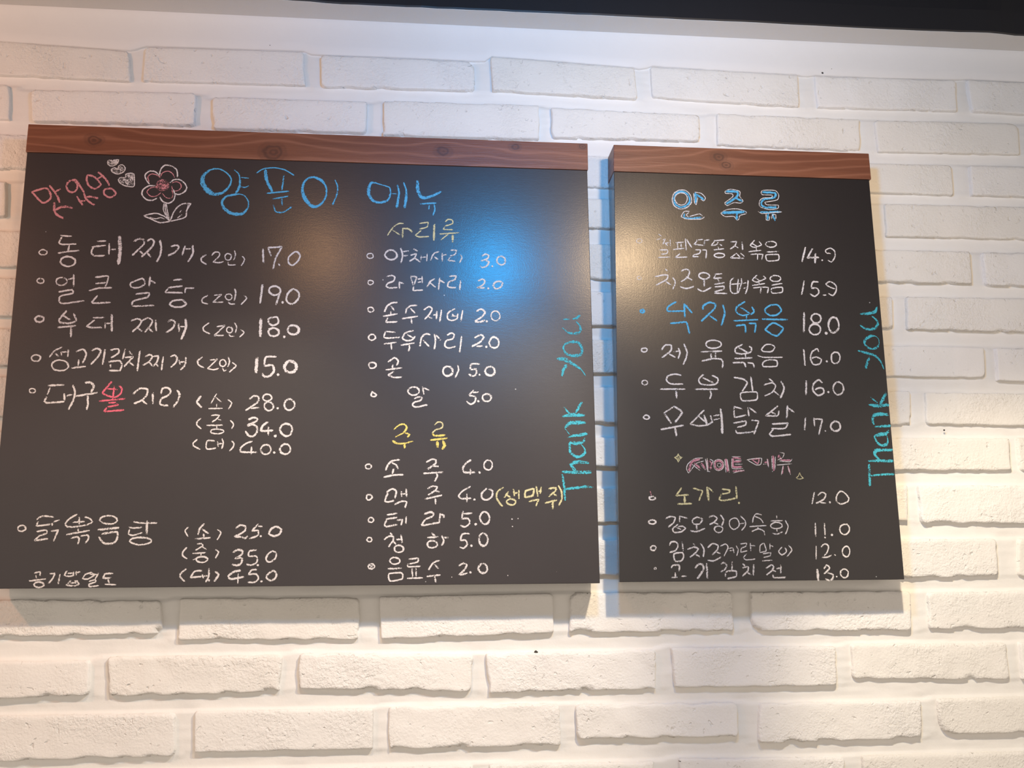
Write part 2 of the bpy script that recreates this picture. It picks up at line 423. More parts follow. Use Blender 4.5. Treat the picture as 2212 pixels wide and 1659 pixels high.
# ---- white underside of the bulkhead over the wall, its dark painted face above, ceiling beyond
def slab(x0, x1, y0, y1, z0, z1):
    v = [(x0, y0, z0), (x1, y0, z0), (x1, y1, z0), (x0, y1, z0), (x0, y0, z1), (x1, y0, z1), (x1, y1, z1), (x0, y1, z1)]
    return v, [(0, 1, 5, 4), (1, 2, 6, 5), (2, 3, 7, 6), (3, 0, 4, 7), (4, 5, 6, 7), (3, 2, 1, 0)]
HI = CEIL_Z + .34
ed = [at_height(a, b, CEIL_Z) for a, b in ((300, -14), (599, -0.5), (740, 10), (980, 20.5), (1150, 28), (1250, 32), (1480, 43), (1600, 48), (1830, 60), (1980, 67), (2160, 72.5), (2172, 77), (2212, 79), (2400, 88))]
under = []; face_v = []; NX = 300
for i in range(NX + 1):
    x = -2.6 + 5.4 * i / NX if (i < 40 or i > NX - 40) else -1.88 + 3.96 * (i - 40) / (NX - 80)
    y = None
    for a, b in zip(ed, ed[1:]):
        if a.x <= x <= b.x: t = (x - a.x) / (b.x - a.x); y = a.y * (1 - t) + b.y * t
    if y is None: y = ed[0].y if x < ed[0].x else ed[-1].y
    y += .0011 * frac_noise(x, 2, 0, 45) + .0006 * frac_noise(x, 3, 0, 160)
    under += [(x, .01, CEIL_Z + .02), (x, .01, CEIL_Z), (x, y, CEIL_Z), (x, y, CEIL_Z + .02)]
    face_v += [(x, .01, CEIL_Z + .002), (x, y - .0008, CEIL_Z + .0005), (x, y - .0016, CEIL_Z + .002), (x, min(y, -.03) - .002, CEIL_Z + .03), (x, -.034, CEIL_Z + .1), (x, -.034, HI), (x, .01, HI)]
def strip(n, close):
    f = [(i * n + j, i * n + j + 1, (i + 1) * n + j + 1, (i + 1) * n + j) for i in range(NX) for j in range(n - 1)]
    if close: f += [(i * n + n - 1, i * n, (i + 1) * n, (i + 1) * n + n - 1) for i in range(NX)]
    return f
put('trim_2', under, strip(4, True), M_STRIP, kind='structure')
put('trim_3', face_v, strip(7, True), M_FASCIA, kind='structure')
v, f = slab(-2.6, 2.8, -2.6, .12, HI, HI + .05)
put('ceiling', v, f, M_CEIL, kind='structure')
v, f = slab(-2.6, 2.8, -2.6, .12, -.1, 0)
put('floor', v, f, M_FLOOR, kind='structure')

M_PIT = mat_dark('dark_pit', (.05, .045, .04), .9)
for px, py, sz in ((1777, 157, 5), (1797, 148, 2), (583, 97, 2), (1158, 1408, 4.5), (1157, 1418, 2), (1470, 1645, 3.5), (2041, 929, 3), (1269, 1282, 2)):
    p = at(px, py, WALL_D - .0002); q = sz * .0005; rg = random.Random(px); n = 9; vv = [(p.x, p.y - q * .25, p.z)]
    for k in range(n):
        a = k / n * 6.283; r = q * rg.uniform(.6, 1.15); vv.append((p.x + math.cos(a) * r, p.y + .0015, p.z + math.sin(a) * r * .8))
    put('pit', vv, [(0, 1 + (k + 1) % n, 1 + k) for k in range(n)], M_PIT, wall, origin=tuple(p), smooth=True)

# chalk strokes on the boards: x z width in tenths of a millimetre from the foot of the eye point; s open, o closed, p dot, f shaded patch
CHALK = {
('L', 'greet', 'P'): '''o -3976 4198 24 -3835 4245 24 -3781 4143 24 -3861 4080 24
s -3808 4278 24 -3756 4214 24 -3713 4150 24 -3691 4089 24
s -3743 4210 24 -3694 4240 24
s -3744 4088 28 -3736 3999 28 -3707 3953 28 -3636 3913 28
s -3731 3999 28 -3679 4034 28 -3611 4045 28 -3551 4028 28
o -3523 4258 22 -3542 4219 21 -3579 4207 27 -3615 4228 24 -3634 4271 28 -3622 4314 27 -3595 4342 21 -3557 4336 27 -3527 4305 24
s -3587 4347 24 -3539 4344 24 -3501 4288 24 -3448 4210 24
s -3522 4165 24 -3498 4128 24 -3451 4064 24
s -3492 4109 24 -3429 4116 24
s -3448 4200 24 -3431 4149 24 -3385 4103 24 -3327 4067 24
s -3423 4159 24 -3381 4165 24 -3298 4148 24
o -3428 4404 24 -3362 4392 24 -3283 4305 24 -3344 4255 24 -3407 4291 24 -3432 4347 24
s -3326 4370 24 -3276 4395 24
s -3327 4451 24 -3277 4409 24 -3221 4345 24 -3196 4298 24
o -3240 4249 24 -3172 4261 24 -3121 4206 24 -3179 4161 24 -3241 4197 24''',
('L', 'hearts', 'w'): '''o -3179 4561 14 -3172 4585 14 -3120 4592 14 -3126 4553 14 -3181 4518 14 -3225 4535 14 -3228 4578 14 -3194 4584 14
f -3179 4558 0 -3168 4583 0 -3124 4587 0 -3131 4553 0 -3181 4522 0 -3221 4537 0 -3223 4574 0 -3193 4579 0
o -3118 4486 14 -3116 4520 14 -3078 4536 14 -3045 4503 14 -3055 4460 14 -3114 4429 14 -3176 4451 14 -3187 4479 14 -3158 4499 14
f -3117 4482 0 -3111 4515 0 -3077 4529 0 -3051 4503 0 -3062 4462 0 -3115 4436 0 -3172 4456 0 -3180 4478 0 -3157 4492 0
o -3033 4389 14 -3036 4427 14 -2993 4443 14 -2950 4435 14 -2941 4297 14 -3019 4294 14 -3090 4330 14 -3106 4368 14 -3081 4392 14
f -3029 4384 0 -3030 4420 0 -2993 4436 0 -2955 4428 0 -2947 4303 0 -3019 4301 0 -3084 4332 0 -3099 4366 0 -3078 4386 0''',
('L', 'flower', 'w'): '''s -2782 4326 17 -2825 4386 17 -2832 4434 17 -2786 4474 17 -2725 4466 17 -2678 4410 17
s -2687 4410 17 -2674 4497 17 -2633 4546 17 -2563 4539 17 -2508 4497 17 -2495 4416 17
s -2570 4347 17 -2537 4381 17 -2476 4388 17 -2421 4352 17 -2392 4295 17 -2416 4247 17 -2475 4216 17 -2520 4234 17
s -2665 4182 17 -2636 4135 17 -2574 4114 17 -2524 4148 17 -2510 4206 17 -2531 4272 17
s -2724 4308 17 -2785 4306 17 -2843 4262 17 -2853 4205 17 -2802 4149 17 -2741 4142 17 -2690 4172 17
s -2618 4112 12 -2622 4041 12 -2583 3967 12 -2551 3930 12
s -2596 4108 12 -2578 4024 12 -2556 3939 12
s -2607 4108 12 -2600 4032 12 -2570 3958 12
s -2541 3912 17 -2609 3966 17 -2689 3997 17 -2766 3985 17 -2821 3965 17 -2746 3934 17 -2648 3894 17 -2541 3912 17
s -2764 3952 12 -2694 3935 12 -2643 3951 12 -2599 3933 12
s -2542 3921 17 -2516 4007 17 -2476 4074 17 -2417 4114 17 -2339 4116 17 -2379 4039 17 -2388 3963 17 -2541 3912 17
s -2470 3951 12 -2428 3990 12
s -2451 4013 12 -2435 4037 12
s -2365 4106 12 -2378 4029 12''',
('L', 'flowercore', 'P'): '''s -2788 4354 12 -2804 4406 12 -2767 4441 12 -2714 4433 12 -2687 4410 12
s -2670 4420 12 -2655 4459 12 -2595 4480 12 -2549 4453 12 -2525 4406 12
s -2552 4343 12 -2509 4363 12 -2465 4345 12 -2449 4303 12 -2478 4264 12 -2530 4257 12 -2550 4309 12
s -2641 4221 12 -2595 4175 12 -2543 4176 12 -2532 4224 12 -2548 4271 12
s -2715 4294 12 -2767 4283 12 -2803 4235 12 -2761 4188 12 -2709 4190 12 -2659 4230 12
s -2705 4428 17 -2669 4401 17
f -2716 4313 0 -2701 4362 0 -2659 4387 0 -2615 4379 0 -2578 4347 0 -2576 4299 0 -2600 4260 0 -2642 4244 0 -2687 4257 0 -2714 4280 0
s -2663 4306 16 -2630 4326 16 -2611 4307 16 -2636 4278 16 -2654 4296 16''',
('L', 'dish1', 'w'): '''o -3776 3527 20 -3791 3512 17 -3816 3506 16 -3843 3513 18 -3855 3532 16 -3845 3550 16 -3825 3564 19 -3798 3559 16 -3778 3546 19
s -3655 3723 21 -3540 3716 21
s -3637 3709 21 -3662 3644 21 -3631 3626 21 -3488 3634 21
s -3555 3624 21 -3566 3545 21
s -3662 3529 21 -3558 3550 21 -3449 3562 21
o -3484 3425 23 -3514 3395 22 -3563 3387 22 -3608 3403 23 -3632 3435 24 -3622 3472 21 -3579 3492 26 -3528 3487 27 -3488 3463 21
s -3278 3668 21 -3189 3675 21
s -3325 3606 21 -3186 3628 21
s -3312 3602 21 -3329 3546 21 -3297 3510 21 -3186 3513 21
s -3153 3652 21 -3149 3528 21
s -3140 3583 21 -3085 3585 21
s -3056 3734 40 -3038 3590 40 -3044 3424 40
s -2902 3673 24 -2861 3706 24 -2805 3698 24 -2798 3652 24 -2910 3524 24
s -2840 3572 24 -2800 3541 24
s -2770 3681 24 -2733 3710 24 -2697 3683 24 -2711 3626 24 -2815 3508 24
s -2762 3556 24 -2716 3506 24
s -2637 3698 24 -2620 3619 24 -2627 3526 24 -2658 3456 24
s -2521 3631 24 -2462 3647 24 -2439 3624 24 -2475 3567 24 -2546 3528 24
s -2375 3640 24 -2400 3537 24
s -2365 3607 24 -2304 3609 24
s -2298 3651 24 -2289 3563 24 -2335 3464 24
s -2152 3547 21 -2198 3513 21 -2197 3476 21 -2143 3440 21
s -2096 3539 17 -2059 3582 17 -2015 3574 17 -2017 3536 17 -2075 3470 17 -2018 3462 17 -1967 3477 17
o -1891 3520 16 -1902 3499 18 -1924 3493 14 -1945 3503 18 -1956 3527 15 -1950 3552 16 -1931 3567 16 -1908 3561 17 -1891 3545 18
s -1859 3601 16 -1848 3550 16 -1867 3489 16
s -1923 3473 16 -1913 3441 16 -1843 3443 16
s -1778 3542 16 -1750 3506 16 -1782 3435 16
s -1564 3627 23 -1552 3468 23
s -1476 3550 23 -1510 3643 23
s -1510 3643 23 -1365 3656 23 -1427 3523 23 -1449 3410 23
s -1394 3467 21 -1382 3444 21
o -1218 3607 21 -1173 3571 21 -1184 3514 21 -1244 3452 21 -1289 3479 21 -1287 3545 21''',
('L', 'title', 'B'): '''o -2155 4509 22 -2222 4439 48 -2227 4353 61 -2179 4278 61 -2107 4232 48 -2011 4254 30 -1944 4333 22 -1930 4411 19 -1977 4476 17 -2059 4522 16
s -1903 4518 12 -1853 4471 17 -1836 4385 23 -1842 4317 30 -1874 4249 33
s -1829 4433 14 -1744 4426 14
s -1824 4327 14 -1784 4319 14 -1741 4340 14
o -1887 4234 26 -1974 4208 24 -2015 4149 28 -1994 4083 39 -1930 4028 44 -1859 4011 45 -1789 4023 30 -1739 4091 19 -1738 4158 17 -1780 4223 14 -1834 4241 12
s -1667 4487 16 -1597 4538 16 -1482 4556 16 -1365 4536 16 -1264 4476 16
s -1570 4529 39 -1557 4423 39 -1490 4280 35
s -1371 4472 19 -1388 4303 19
s -1551 4259 19 -1312 4291 19
s -1482 4197 19 -1319 4233 19
s -1385 4207 19 -1379 4130 19
s -1471 4127 19 -1441 4052 19 -1366 4049 19 -1275 4114 19
o -966 4423 35 -1039 4459 30 -1102 4452 22 -1154 4397 26 -1169 4300 35 -1139 4214 52 -1083 4139 44 -1020 4122 35 -950 4172 26 -912 4260 22 -919 4356 19
s -822 4437 12 -793 4360 19 -800 4263 19 -842 4146 21
o -422 4420 26 -453 4361 39 -452 4273 39 -401 4207 35 -328 4190 30 -246 4221 26 -220 4300 24 -226 4363 17 -249 4377 16 -340 4403 14
s -216 4295 12 -147 4297 12
s -144 4400 21 -125 4313 23 -137 4215 28 -150 4137 33
s -76 4431 14 -47 4335 23 -51 4227 35 -63 4140 33
s 75 4456 35 81 4339 44 127 4262 44 201 4269 35 338 4337 26
s 105 4188 21 279 4203 21
s 206 4177 17 201 4128 17
s 261 4183 17 266 4120 17 248 4062 17''',
('L', 'subtitle1', 'y'): '''s -75 3956 17 -125 3954 17 -188 3905 17 -245 3812 17
s -196 3880 17 -110 3825 17
s -79 3903 21 -82 3793 21
s -74 3898 21 -15 3895 21 21 3862 21
s 102 3961 17 193 3978 17 185 3924 17 103 3898 17
s 121 3884 17 58 3825 17 94 3807 17 204 3814 17
s 262 3956 26 258 3773 26
s 381 3988 17 413 4018 17 459 4009 17 463 3971 17 381 3940 17
s 376 3935 17 363 3900 17 463 3898 17
s 317 3846 17 532 3866 17
s 422 3854 14 336 3779 14
s 463 3845 30 464 3759 30''',
('L', 'side1', 'w'): '''o -393 3569 14 -408 3553 16 -431 3549 17 -453 3557 14 -460 3575 14 -455 3594 15 -435 3605 14 -412 3604 16 -397 3589 15
o -138 3579 23 -167 3548 22 -211 3539 22 -248 3557 23 -270 3590 18 -254 3625 21 -219 3649 23 -175 3643 22 -147 3616 20
s -99 3673 21 -80 3602 21 -84 3554 21 -97 3507 21
s -76 3635 21 -13 3642 21
s -75 3588 21 -21 3589 21
s 41 3667 21 82 3644 21
s 6 3594 21 69 3615 21 51 3567 21 -2 3528 21
s 51 3567 21 110 3521 21
s 123 3597 17 119 3540 17
s 133 3574 17 178 3580 17
s 187 3618 17 183 3532 17
s 314 3645 19 259 3620 19 223 3538 19
s 264 3582 19 305 3554 19
s 350 3627 19 350 3536 19
s 355 3603 19 400 3614 19
s 441 3662 19 505 3664 19 487 3616 19 432 3595 19
s 441 3586 19 414 3547 19 491 3540 19
s 550 3613 19 564 3579 19 537 3522 19
s 784 3604 21 825 3629 21 857 3615 21 843 3577 21 774 3551 21
s 815 3557 21 861 3539 21 833 3490 21 788 3475 21 760 3489 21
p 896 3492 21
o 990 3609 21 1036 3581 21 1031 3524 21 989 3508 21 948 3541 21 958 3594 21''',
('L', 'side2', 'w'): '''o -388 3272 15 -400 3259 14 -419 3253 15 -439 3260 13 -445 3276 14 -441 3293 16 -423 3302 15 -403 3299 15 -387 3288 14
s -247 3343 21 -198 3363 21 -158 3345 21 -171 3302 21 -233 3273 21 -250 3240 21 -214 3222 21 -134 3228 21
s -112 3294 21 -107 3219 21
s -108 3289 21 -63 3272 21
s 8 3358 19 41 3255 19
s 8 3358 19 76 3350 19 45 3260 19
s 90 3327 19 126 3332 19
s 85 3289 19 126 3299 19
s 134 3361 19 135 3285 19
s 45 3246 19 41 3199 19 144 3206 19
s 270 3335 21 225 3306 21 189 3244 21
s 220 3287 21 279 3241 21
s 324 3346 21 311 3209 21
s 320 3327 21 374 3290 21
s 428 3367 21 501 3373 21 487 3331 21 424 3301 21 410 3253 21 442 3240 21 505 3241 21
s 551 3323 21 541 3218 21
s 741 3322 21 787 3342 21 814 3319 21 787 3271 21 728 3246 21 814 3243 21
p 850 3239 23
o 965 3322 23 1006 3304 23 987 3256 23 932 3236 23 905 3273 23 924 3307 23''',
('L', 'dish2', 'w'): '''o -3782 3216 19 -3795 3200 20 -3819 3197 18 -3840 3205 19 -3850 3221 17 -3846 3239 16 -3827 3250 19 -3802 3248 15 -3785 3235 15
o -3554 3210 17 -3573 3187 22 -3608 3180 18 -3645 3190 17 -3659 3218 16 -3652 3248 19 -3620 3262 21 -3584 3259 18 -3553 3240 19
s -3539 3246 21 -3482 3261 21
s -3489 3297 21 -3479 3170 21
s -3626 3108 21 -3493 3133 21 -3482 3097 21 -3605 3059 21 -3609 3000 21 -3574 2983 21 -3363 3018 21
s -3268 3275 21 -3142 3291 21 -3143 3241 21 -3160 3177 21
s -3259 3206 21 -3154 3218 21
s -3321 3128 21 -3226 3157 21 -3095 3164 21
s -3233 3075 21 -3283 3006 21 -3265 2993 21 -3097 3005 21
o -2792 3271 21 -2908 3218 21 -2901 3177 21 -2828 3170 21 -2763 3212 21
s -2713 3301 24 -2719 3181 24
s -2706 3250 24 -2657 3224 24
s -2850 3101 21 -2715 3117 21 -2721 3072 21 -2870 3023 21 -2876 2973 21 -2808 2970 21 -2656 2982 21
s -2475 3260 21 -2390 3271 21
s -2526 3176 21 -2377 3198 21
s -2522 3172 21 -2549 3125 21 -2373 3124 21
s -2346 3180 21 -2348 3120 21
s -2342 3175 21 -2260 3177 21
o -2378 3047 24 -2328 3002 24 -2365 2974 24 -2451 2968 24 -2499 2994 24 -2471 3031 24
s -2114 3102 17 -2168 3060 17 -2166 3023 17 -2105 3006 17
s -2049 3103 17 -1972 3114 17 -2055 3030 17 -1999 3027 17 -1951 3032 17
s -1743 3110 17 -1711 3078 17 -1765 3008 17
o -1865 3079 14 -1877 3059 14 -1901 3055 16 -1921 3067 15 -1931 3086 15 -1927 3108 14 -1906 3118 13 -1883 3118 18 -1867 3102 14
s -1841 3181 19 -1827 3140 19 -1836 3048 19
s -1900 3033 19 -1877 3011 19 -1830 3012 19
s -1552 3233 26 -1570 3026 26
o -1425 3218 24 -1367 3186 24 -1370 3140 24 -1430 3116 24 -1480 3152 24 -1477 3193 24
s -1370 3140 24 -1405 3010 24
p -1336 3039 28
o -1227 3189 24 -1169 3144 24 -1176 3079 24 -1235 3023 24 -1297 3059 24 -1283 3142 24''',
('L', 'dish3', 'w'): '''o -3752 2803 21 -3770 2786 26 -3797 2780 26 -3823 2790 24 -3837 2810 26 -3829 2832 22 -3806 2845 23 -3777 2842 23 -3753 2827 26
s -3531 2907 23 -3599 2807 23 -3584 2781 23 -3500 2773 23 -3427 2801 23 -3458 2877 23
s -3573 2861 23 -3486 2809 23
s -3605 2727 23 -3428 2748 23
s -3474 2738 26 -3466 2627 26
s -3262 2836 19 -3145 2842 19
s -3244 2813 19 -3319 2745 19 -3280 2732 19 -3163 2734 19
s -3138 2788 19 -3133 2721 19
s -3129 2779 19 -3087 2780 19
s -3076 2875 28 -3063 2678 28
s -2878 2811 21 -2816 2834 21 -2773 2813 21 -2795 2758 21 -2858 2694 21
s -2811 2740 21 -2762 2700 21
s -2764 2813 21 -2715 2845 21 -2663 2819 21 -2677 2769 21 -2732 2692 21
s -2696 2733 21 -2652 2693 21
s -2630 2824 24 -2618 2707 24
s -2506 2808 23 -2468 2827 23 -2433 2805 23 -2455 2737 23 -2516 2691 23
s -2398 2792 23 -2385 2702 23
s -2388 2756 23 -2333 2757 23
s -2328 2838 28 -2319 2748 28 -2359 2621 28
s -2087 2802 17 -2144 2751 17 -2134 2715 17 -2072 2685 17
s -2008 2762 17 -1923 2777 17 -2025 2667 17 -1931 2669 17
o -1845 2720 17 -1855 2702 15 -1876 2698 17 -1894 2708 16 -1903 2727 14 -1899 2747 17 -1882 2760 17 -1860 2756 18 -1846 2741 17
s -1825 2811 16 -1802 2766 16 -1812 2698 16
s -1875 2679 16 -1857 2661 16 -1819 2661 16
s -1757 2735 16 -1722 2704 16 -1767 2653 16
s -1555 2857 35 -1556 2661 35
o -1396 2878 24 -1473 2858 24 -1471 2808 24 -1427 2786 24 -1376 2810 24 -1377 2855 24
o -1363 2701 25 -1385 2676 28 -1423 2669 27 -1458 2682 22 -1472 2710 25 -1465 2741 27 -1432 2758 27 -1394 2752 23 -1368 2731 27
p -1306 2665 26
o -1159 2725 32 -1184 2697 27 -1223 2690 31 -1258 2705 25 -1273 2736 25 -1265 2769 25 -1232 2790 31 -1191 2786 27 -1162 2760 32''',
('L', 'dish4', 'w'): '''o -3753 2392 21 -3767 2372 21 -3797 2368 17 -3827 2377 17 -3839 2399 17 -3832 2420 18 -3807 2433 20 -3776 2431 18 -3753 2415 21
s -3548 2519 19 -3619 2478 19 -3663 2411 19
s -3613 2456 19 -3573 2421 19
s -3552 2470 19 -3545 2431 19
s -3544 2466 19 -3490 2471 19
s -3484 2498 19 -3482 2418 19
o -3468 2308 18 -3504 2278 19 -3558 2271 19 -3609 2286 20 -3634 2321 19 -3622 2359 23 -3575 2382 19 -3518 2376 18 -3479 2348 24
s -3403 2472 21 -3339 2500 21 -3303 2456 21 -3315 2394 21 -3333 2354 21
s -3372 2389 21 -3372 2327 21
s -3440 2300 21 -3301 2319 21
s -3255 2483 23 -3198 2511 23 -3159 2485 23 -3184 2422 23 -3249 2342 23
s -3118 2499 23 -3132 2339 23
s -3064 2495 21 -2989 2509 21 -2978 2469 21 -3050 2415 21
s -2918 2506 21 -2936 2399 21
s -3072 2371 21 -2964 2381 21 -2940 2337 21 -2957 2275 21
s -3054 2344 21 -3051 2314 21
s -3070 2278 21 -2966 2279 21
s -2879 2484 21 -2843 2449 21
s -2916 2417 21 -2833 2427 21 -2918 2320 21
s -2872 2373 21 -2823 2334 21
s -2770 2490 21 -2782 2277 21
s -2712 2429 21 -2667 2452 21 -2640 2430 21 -2671 2376 21 -2727 2340 21
s -2671 2376 21 -2635 2332 21
s -2640 2430 21 -2582 2439 21 -2587 2386 21 -2626 2328 21
s -2602 2359 21 -2575 2328 21
s -2531 2431 21 -2540 2289 21
s -2455 2432 21 -2422 2450 21 -2391 2424 21 -2401 2371 21 -2449 2321 21
s -2369 2398 21 -2358 2353 21
s -2367 2376 21 -2313 2381 21
s -2303 2430 21 -2307 2345 21 -2351 2296 21
s -2137 2432 21 -2181 2391 21 -2166 2347 21 -2114 2321 21
s -2055 2402 17 -1983 2412 17 -2076 2312 17 -2016 2300 17 -1965 2314 17
o -1893 2362 16 -1906 2342 17 -1928 2335 18 -1949 2347 17 -1957 2370 17 -1952 2393 13 -1934 2408 14 -1912 2406 17 -1897 2386 16
s -1873 2436 17 -1858 2387 17 -1873 2333 17
s -1928 2323 17 -1909 2288 17 -1888 2297 17
s -1828 2378 17 -1788 2343 17 -1861 2271 17
s -1578 2440 38 -1584 2274 38
s -1380 2447 24 -1488 2441 24 -1501 2346 24
s -1497 2347 28 -1420 2356 28 -1401 2294 28 -1442 2240 28 -1501 2235 28 -1520 2266 28
p -1356 2256 28
o -1173 2324 37 -1194 2288 40 -1238 2281 31 -1278 2298 36 -1293 2337 37 -1281 2375 34 -1249 2403 32 -1205 2393 41 -1174 2365 33''',
('L', 'dish5', 'w'): '''o -3774 2053 17 -3786 2039 18 -3806 2037 17 -3823 2044 18 -3831 2059 14 -3828 2075 16 -3812 2082 16 -3793 2081 14 -3777 2070 16
s -3653 2114 23 -3497 2124 23
s -3656 1997 23 -3677 1953 23 -3651 1936 23 -3484 1950 23
s -3487 2033 23 -3481 1955 23
s -3468 2007 23 -3412 2025 23
s -3411 2121 23 -3385 2051 23 -3395 1964 23 -3437 1869 23
s -3627 2105 17 -3654 2023 17
s -3289 2148 28 -3231 2149 28 -3204 2114 28 -3224 2053 28
s -3370 2008 23 -3166 2045 23
s -3259 2022 23 -3249 1931 23 -3257 1870 23
s -2809 2035 23 -2746 2093 23 -2670 2085 23 -2675 2023 23 -2722 1970 23 -2794 1935 23
s -2722 1975 23 -2669 1932 23
s -2614 2050 23 -2607 1937 23
s -2530 2042 23 -2520 2095 23 -2470 2104 23 -2435 2070 23 -2458 2025 23 -2523 1990 23 -2536 1937 23 -2502 1920 23 -2448 1920 23
s -2373 2083 23 -2345 2035 23 -2362 1965 23 -2401 1903 23
s -2131 2019 24 -2168 1962 24 -2157 1941 24 -2118 1903 24
s -1973 2048 15 -2026 1942 15
s -1978 2006 15 -1922 1961 15
s -1968 1939 15 -1967 1911 15
s -2047 1890 15 -1905 1894 15
s -1859 1986 17 -1817 1951 17 -1847 1884 17
s -1642 1992 22 -1585 2028 22 -1544 2014 22 -1556 1961 22 -1671 1875 22
s -1621 1897 22 -1533 1904 22
o -1413 2001 21 -1432 1982 20 -1461 1973 20 -1490 1985 22 -1502 2009 19 -1492 2032 22 -1468 2047 21 -1438 2043 19 -1416 2025 22
o -1392 1906 20 -1411 1880 22 -1443 1872 22 -1471 1889 22 -1484 1917 19 -1479 1949 20 -1451 1967 22 -1418 1960 21 -1396 1937 18
p -1347 1899 21
o -1176 1921 21 -1199 1892 20 -1232 1879 21 -1266 1896 25 -1280 1935 22 -1271 1975 23 -1241 1998 23 -1206 1990 22 -1180 1962 21''',
('L', 'red', 'R'): '''s -3029 2164 21 -3112 2045 21 -3048 2011 21 -2989 1999 21 -2934 2038 21 -2925 2091 21 -2956 2126 21
s -3070 2089 21 -2966 2082 21
s -3001 2116 21 -3008 1977 21
s -3139 1958 21 -2885 1986 21
s -3043 1941 21 -2977 1946 21
s -2968 1933 21 -2951 1920 21 -3057 1898 21
s -3057 1894 21 -3087 1854 21
s -3078 1850 21 -2890 1869 21''',
('L', 'dish5m', 'w'): '''s -2119 1788 17 -2154 1752 17 -2156 1718 17 -2110 1680 17
s -2016 1816 17 -1976 1824 17 -1932 1820 17 -1954 1789 17 -2006 1750 17
s -1947 1782 17 -1910 1765 17
s -2058 1715 17 -1897 1719 17
s -1958 1715 17 -1953 1684 17
s -1822 1769 17 -1787 1727 17 -1808 1678 17
o -1885 1646 15 -1914 1632 17 -1959 1628 15 -2000 1635 17 -2015 1651 17 -2005 1668 17 -1967 1677 16 -1924 1674 17 -1888 1664 16
s -1643 1774 24 -1597 1798 24 -1552 1792 24 -1555 1764 24 -1648 1721 24
s -1647 1711 24 -1594 1728 24 -1552 1701 24 -1550 1645 24 -1589 1603 24 -1630 1610 24 -1665 1658 24
s -1436 1758 26 -1492 1715 26 -1510 1666 26 -1496 1659 26 -1388 1667 26
s -1434 1701 21 -1434 1614 21
p -1362 1608 29
o -1195 1657 22 -1215 1617 20 -1258 1608 26 -1295 1631 24 -1315 1671 24 -1304 1714 22 -1268 1738 26 -1227 1730 27 -1195 1701 21''',
('L', 'dish5l', 'w'): '''s -2142 1569 18 -2183 1530 18 -2178 1503 18 -2110 1465 18
s -1970 1556 18 -2044 1555 18 -2051 1483 18 -2030 1469 18 -1953 1480 18
s -1940 1549 18 -1931 1494 18
s -1929 1525 18 -1895 1528 18
s -1898 1577 18 -1882 1532 18 -1896 1473 18
s -1799 1556 18 -1774 1525 18 -1786 1484 18 -1818 1449 18
s -1590 1551 21 -1647 1533 21 -1705 1484 21 -1707 1446 21 -1670 1439 21 -1542 1440 21
s -1598 1498 21 -1598 1412 21
o -1402 1454 20 -1421 1427 21 -1455 1417 19 -1489 1433 22 -1504 1465 22 -1493 1497 20 -1464 1517 19 -1428 1512 23 -1405 1486 20
p -1366 1437 25
o -1203 1457 21 -1225 1429 20 -1261 1420 26 -1296 1436 26 -1311 1469 21 -1298 1501 22 -1270 1525 22 -1231 1520 22 -1207 1492 20''',
('L', 'dish6', 'w'): '''o -3755 662 18 -3772 647 19 -3795 643 19 -3820 650 16 -3828 670 16 -3824 689 20 -3803 699 19 -3778 699 18 -3758 683 18
s -3657 758 20 -3606 792 20 -3497 784 20
s -3641 740 20 -3652 695 20 -3524 710 20
s -3504 728 20 -3505 698 20
s -3500 732 20 -3441 754 20
s -3647 640 19 -3559 654 19 -3549 624 19 -3619 595 19 -3662 551 19 -3534 569 19
s -3511 643 19 -3444 654 19 -3461 602 19 -3479 547 19
s -3275 810 19 -3344 765 19 -3380 717 19 -3360 687 19 -3266 687 19 -3152 712 19 -3121 735 19 -3149 768 19 -3197 783 19
s -3309 728 19 -3197 738 19
s -3251 780 19 -3246 705 19
s -3254 668 19 -3251 631 19
s -3361 609 19 -3144 649 19
s -3319 572 19 -3262 586 19 -3236 571 19 -3246 516 19
s -3223 594 19 -3159 604 19 -3146 571 19 -3175 523 19
o -2884 740 18 -2916 716 19 -2974 713 20 -3023 726 17 -3051 751 20 -3037 779 19 -2988 794 20 -2930 790 17 -2890 769 21
s -3061 656 24 -2859 674 24
s -3022 615 24 -2878 633 24 -2874 562 24 -2907 522 24 -2994 522 24 -3049 585 24
s -2728 733 19 -2658 722 19 -2496 721 19
s -2768 681 19 -2720 670 19 -2637 681 19
s -2756 659 19 -2764 614 19 -2723 599 19 -2633 625 19
s -2593 744 25 -2589 609 25
o -2544 531 22 -2588 513 18 -2654 504 18 -2715 518 21 -2751 541 20 -2728 566 20 -2667 577 20 -2600 574 22 -2543 557 20
s -2186 679 16 -2217 642 16 -2184 585 16
s -1900 655 16 -1865 621 16 -1898 550 16
s -2032 712 21 -2074 664 21 -2089 600 21
s -2052 660 21 -1987 614 21
s -2034 611 21 -2029 573 21
s -2120 559 21 -1966 573 21
s -1718 666 22 -1678 696 22 -1629 685 22 -1628 639 22 -1729 580 22
s -1729 580 22 -1655 579 22 -1624 564 22 -1599 586 22
s -1500 707 20 -1560 639 20
s -1502 684 20 -1458 684 20
s -1560 639 20 -1497 643 20 -1499 594 20 -1580 560 20
p -1469 586 20
o -1322 680 24 -1269 653 24 -1282 608 24 -1334 585 24 -1387 608 24 -1370 654 24''',
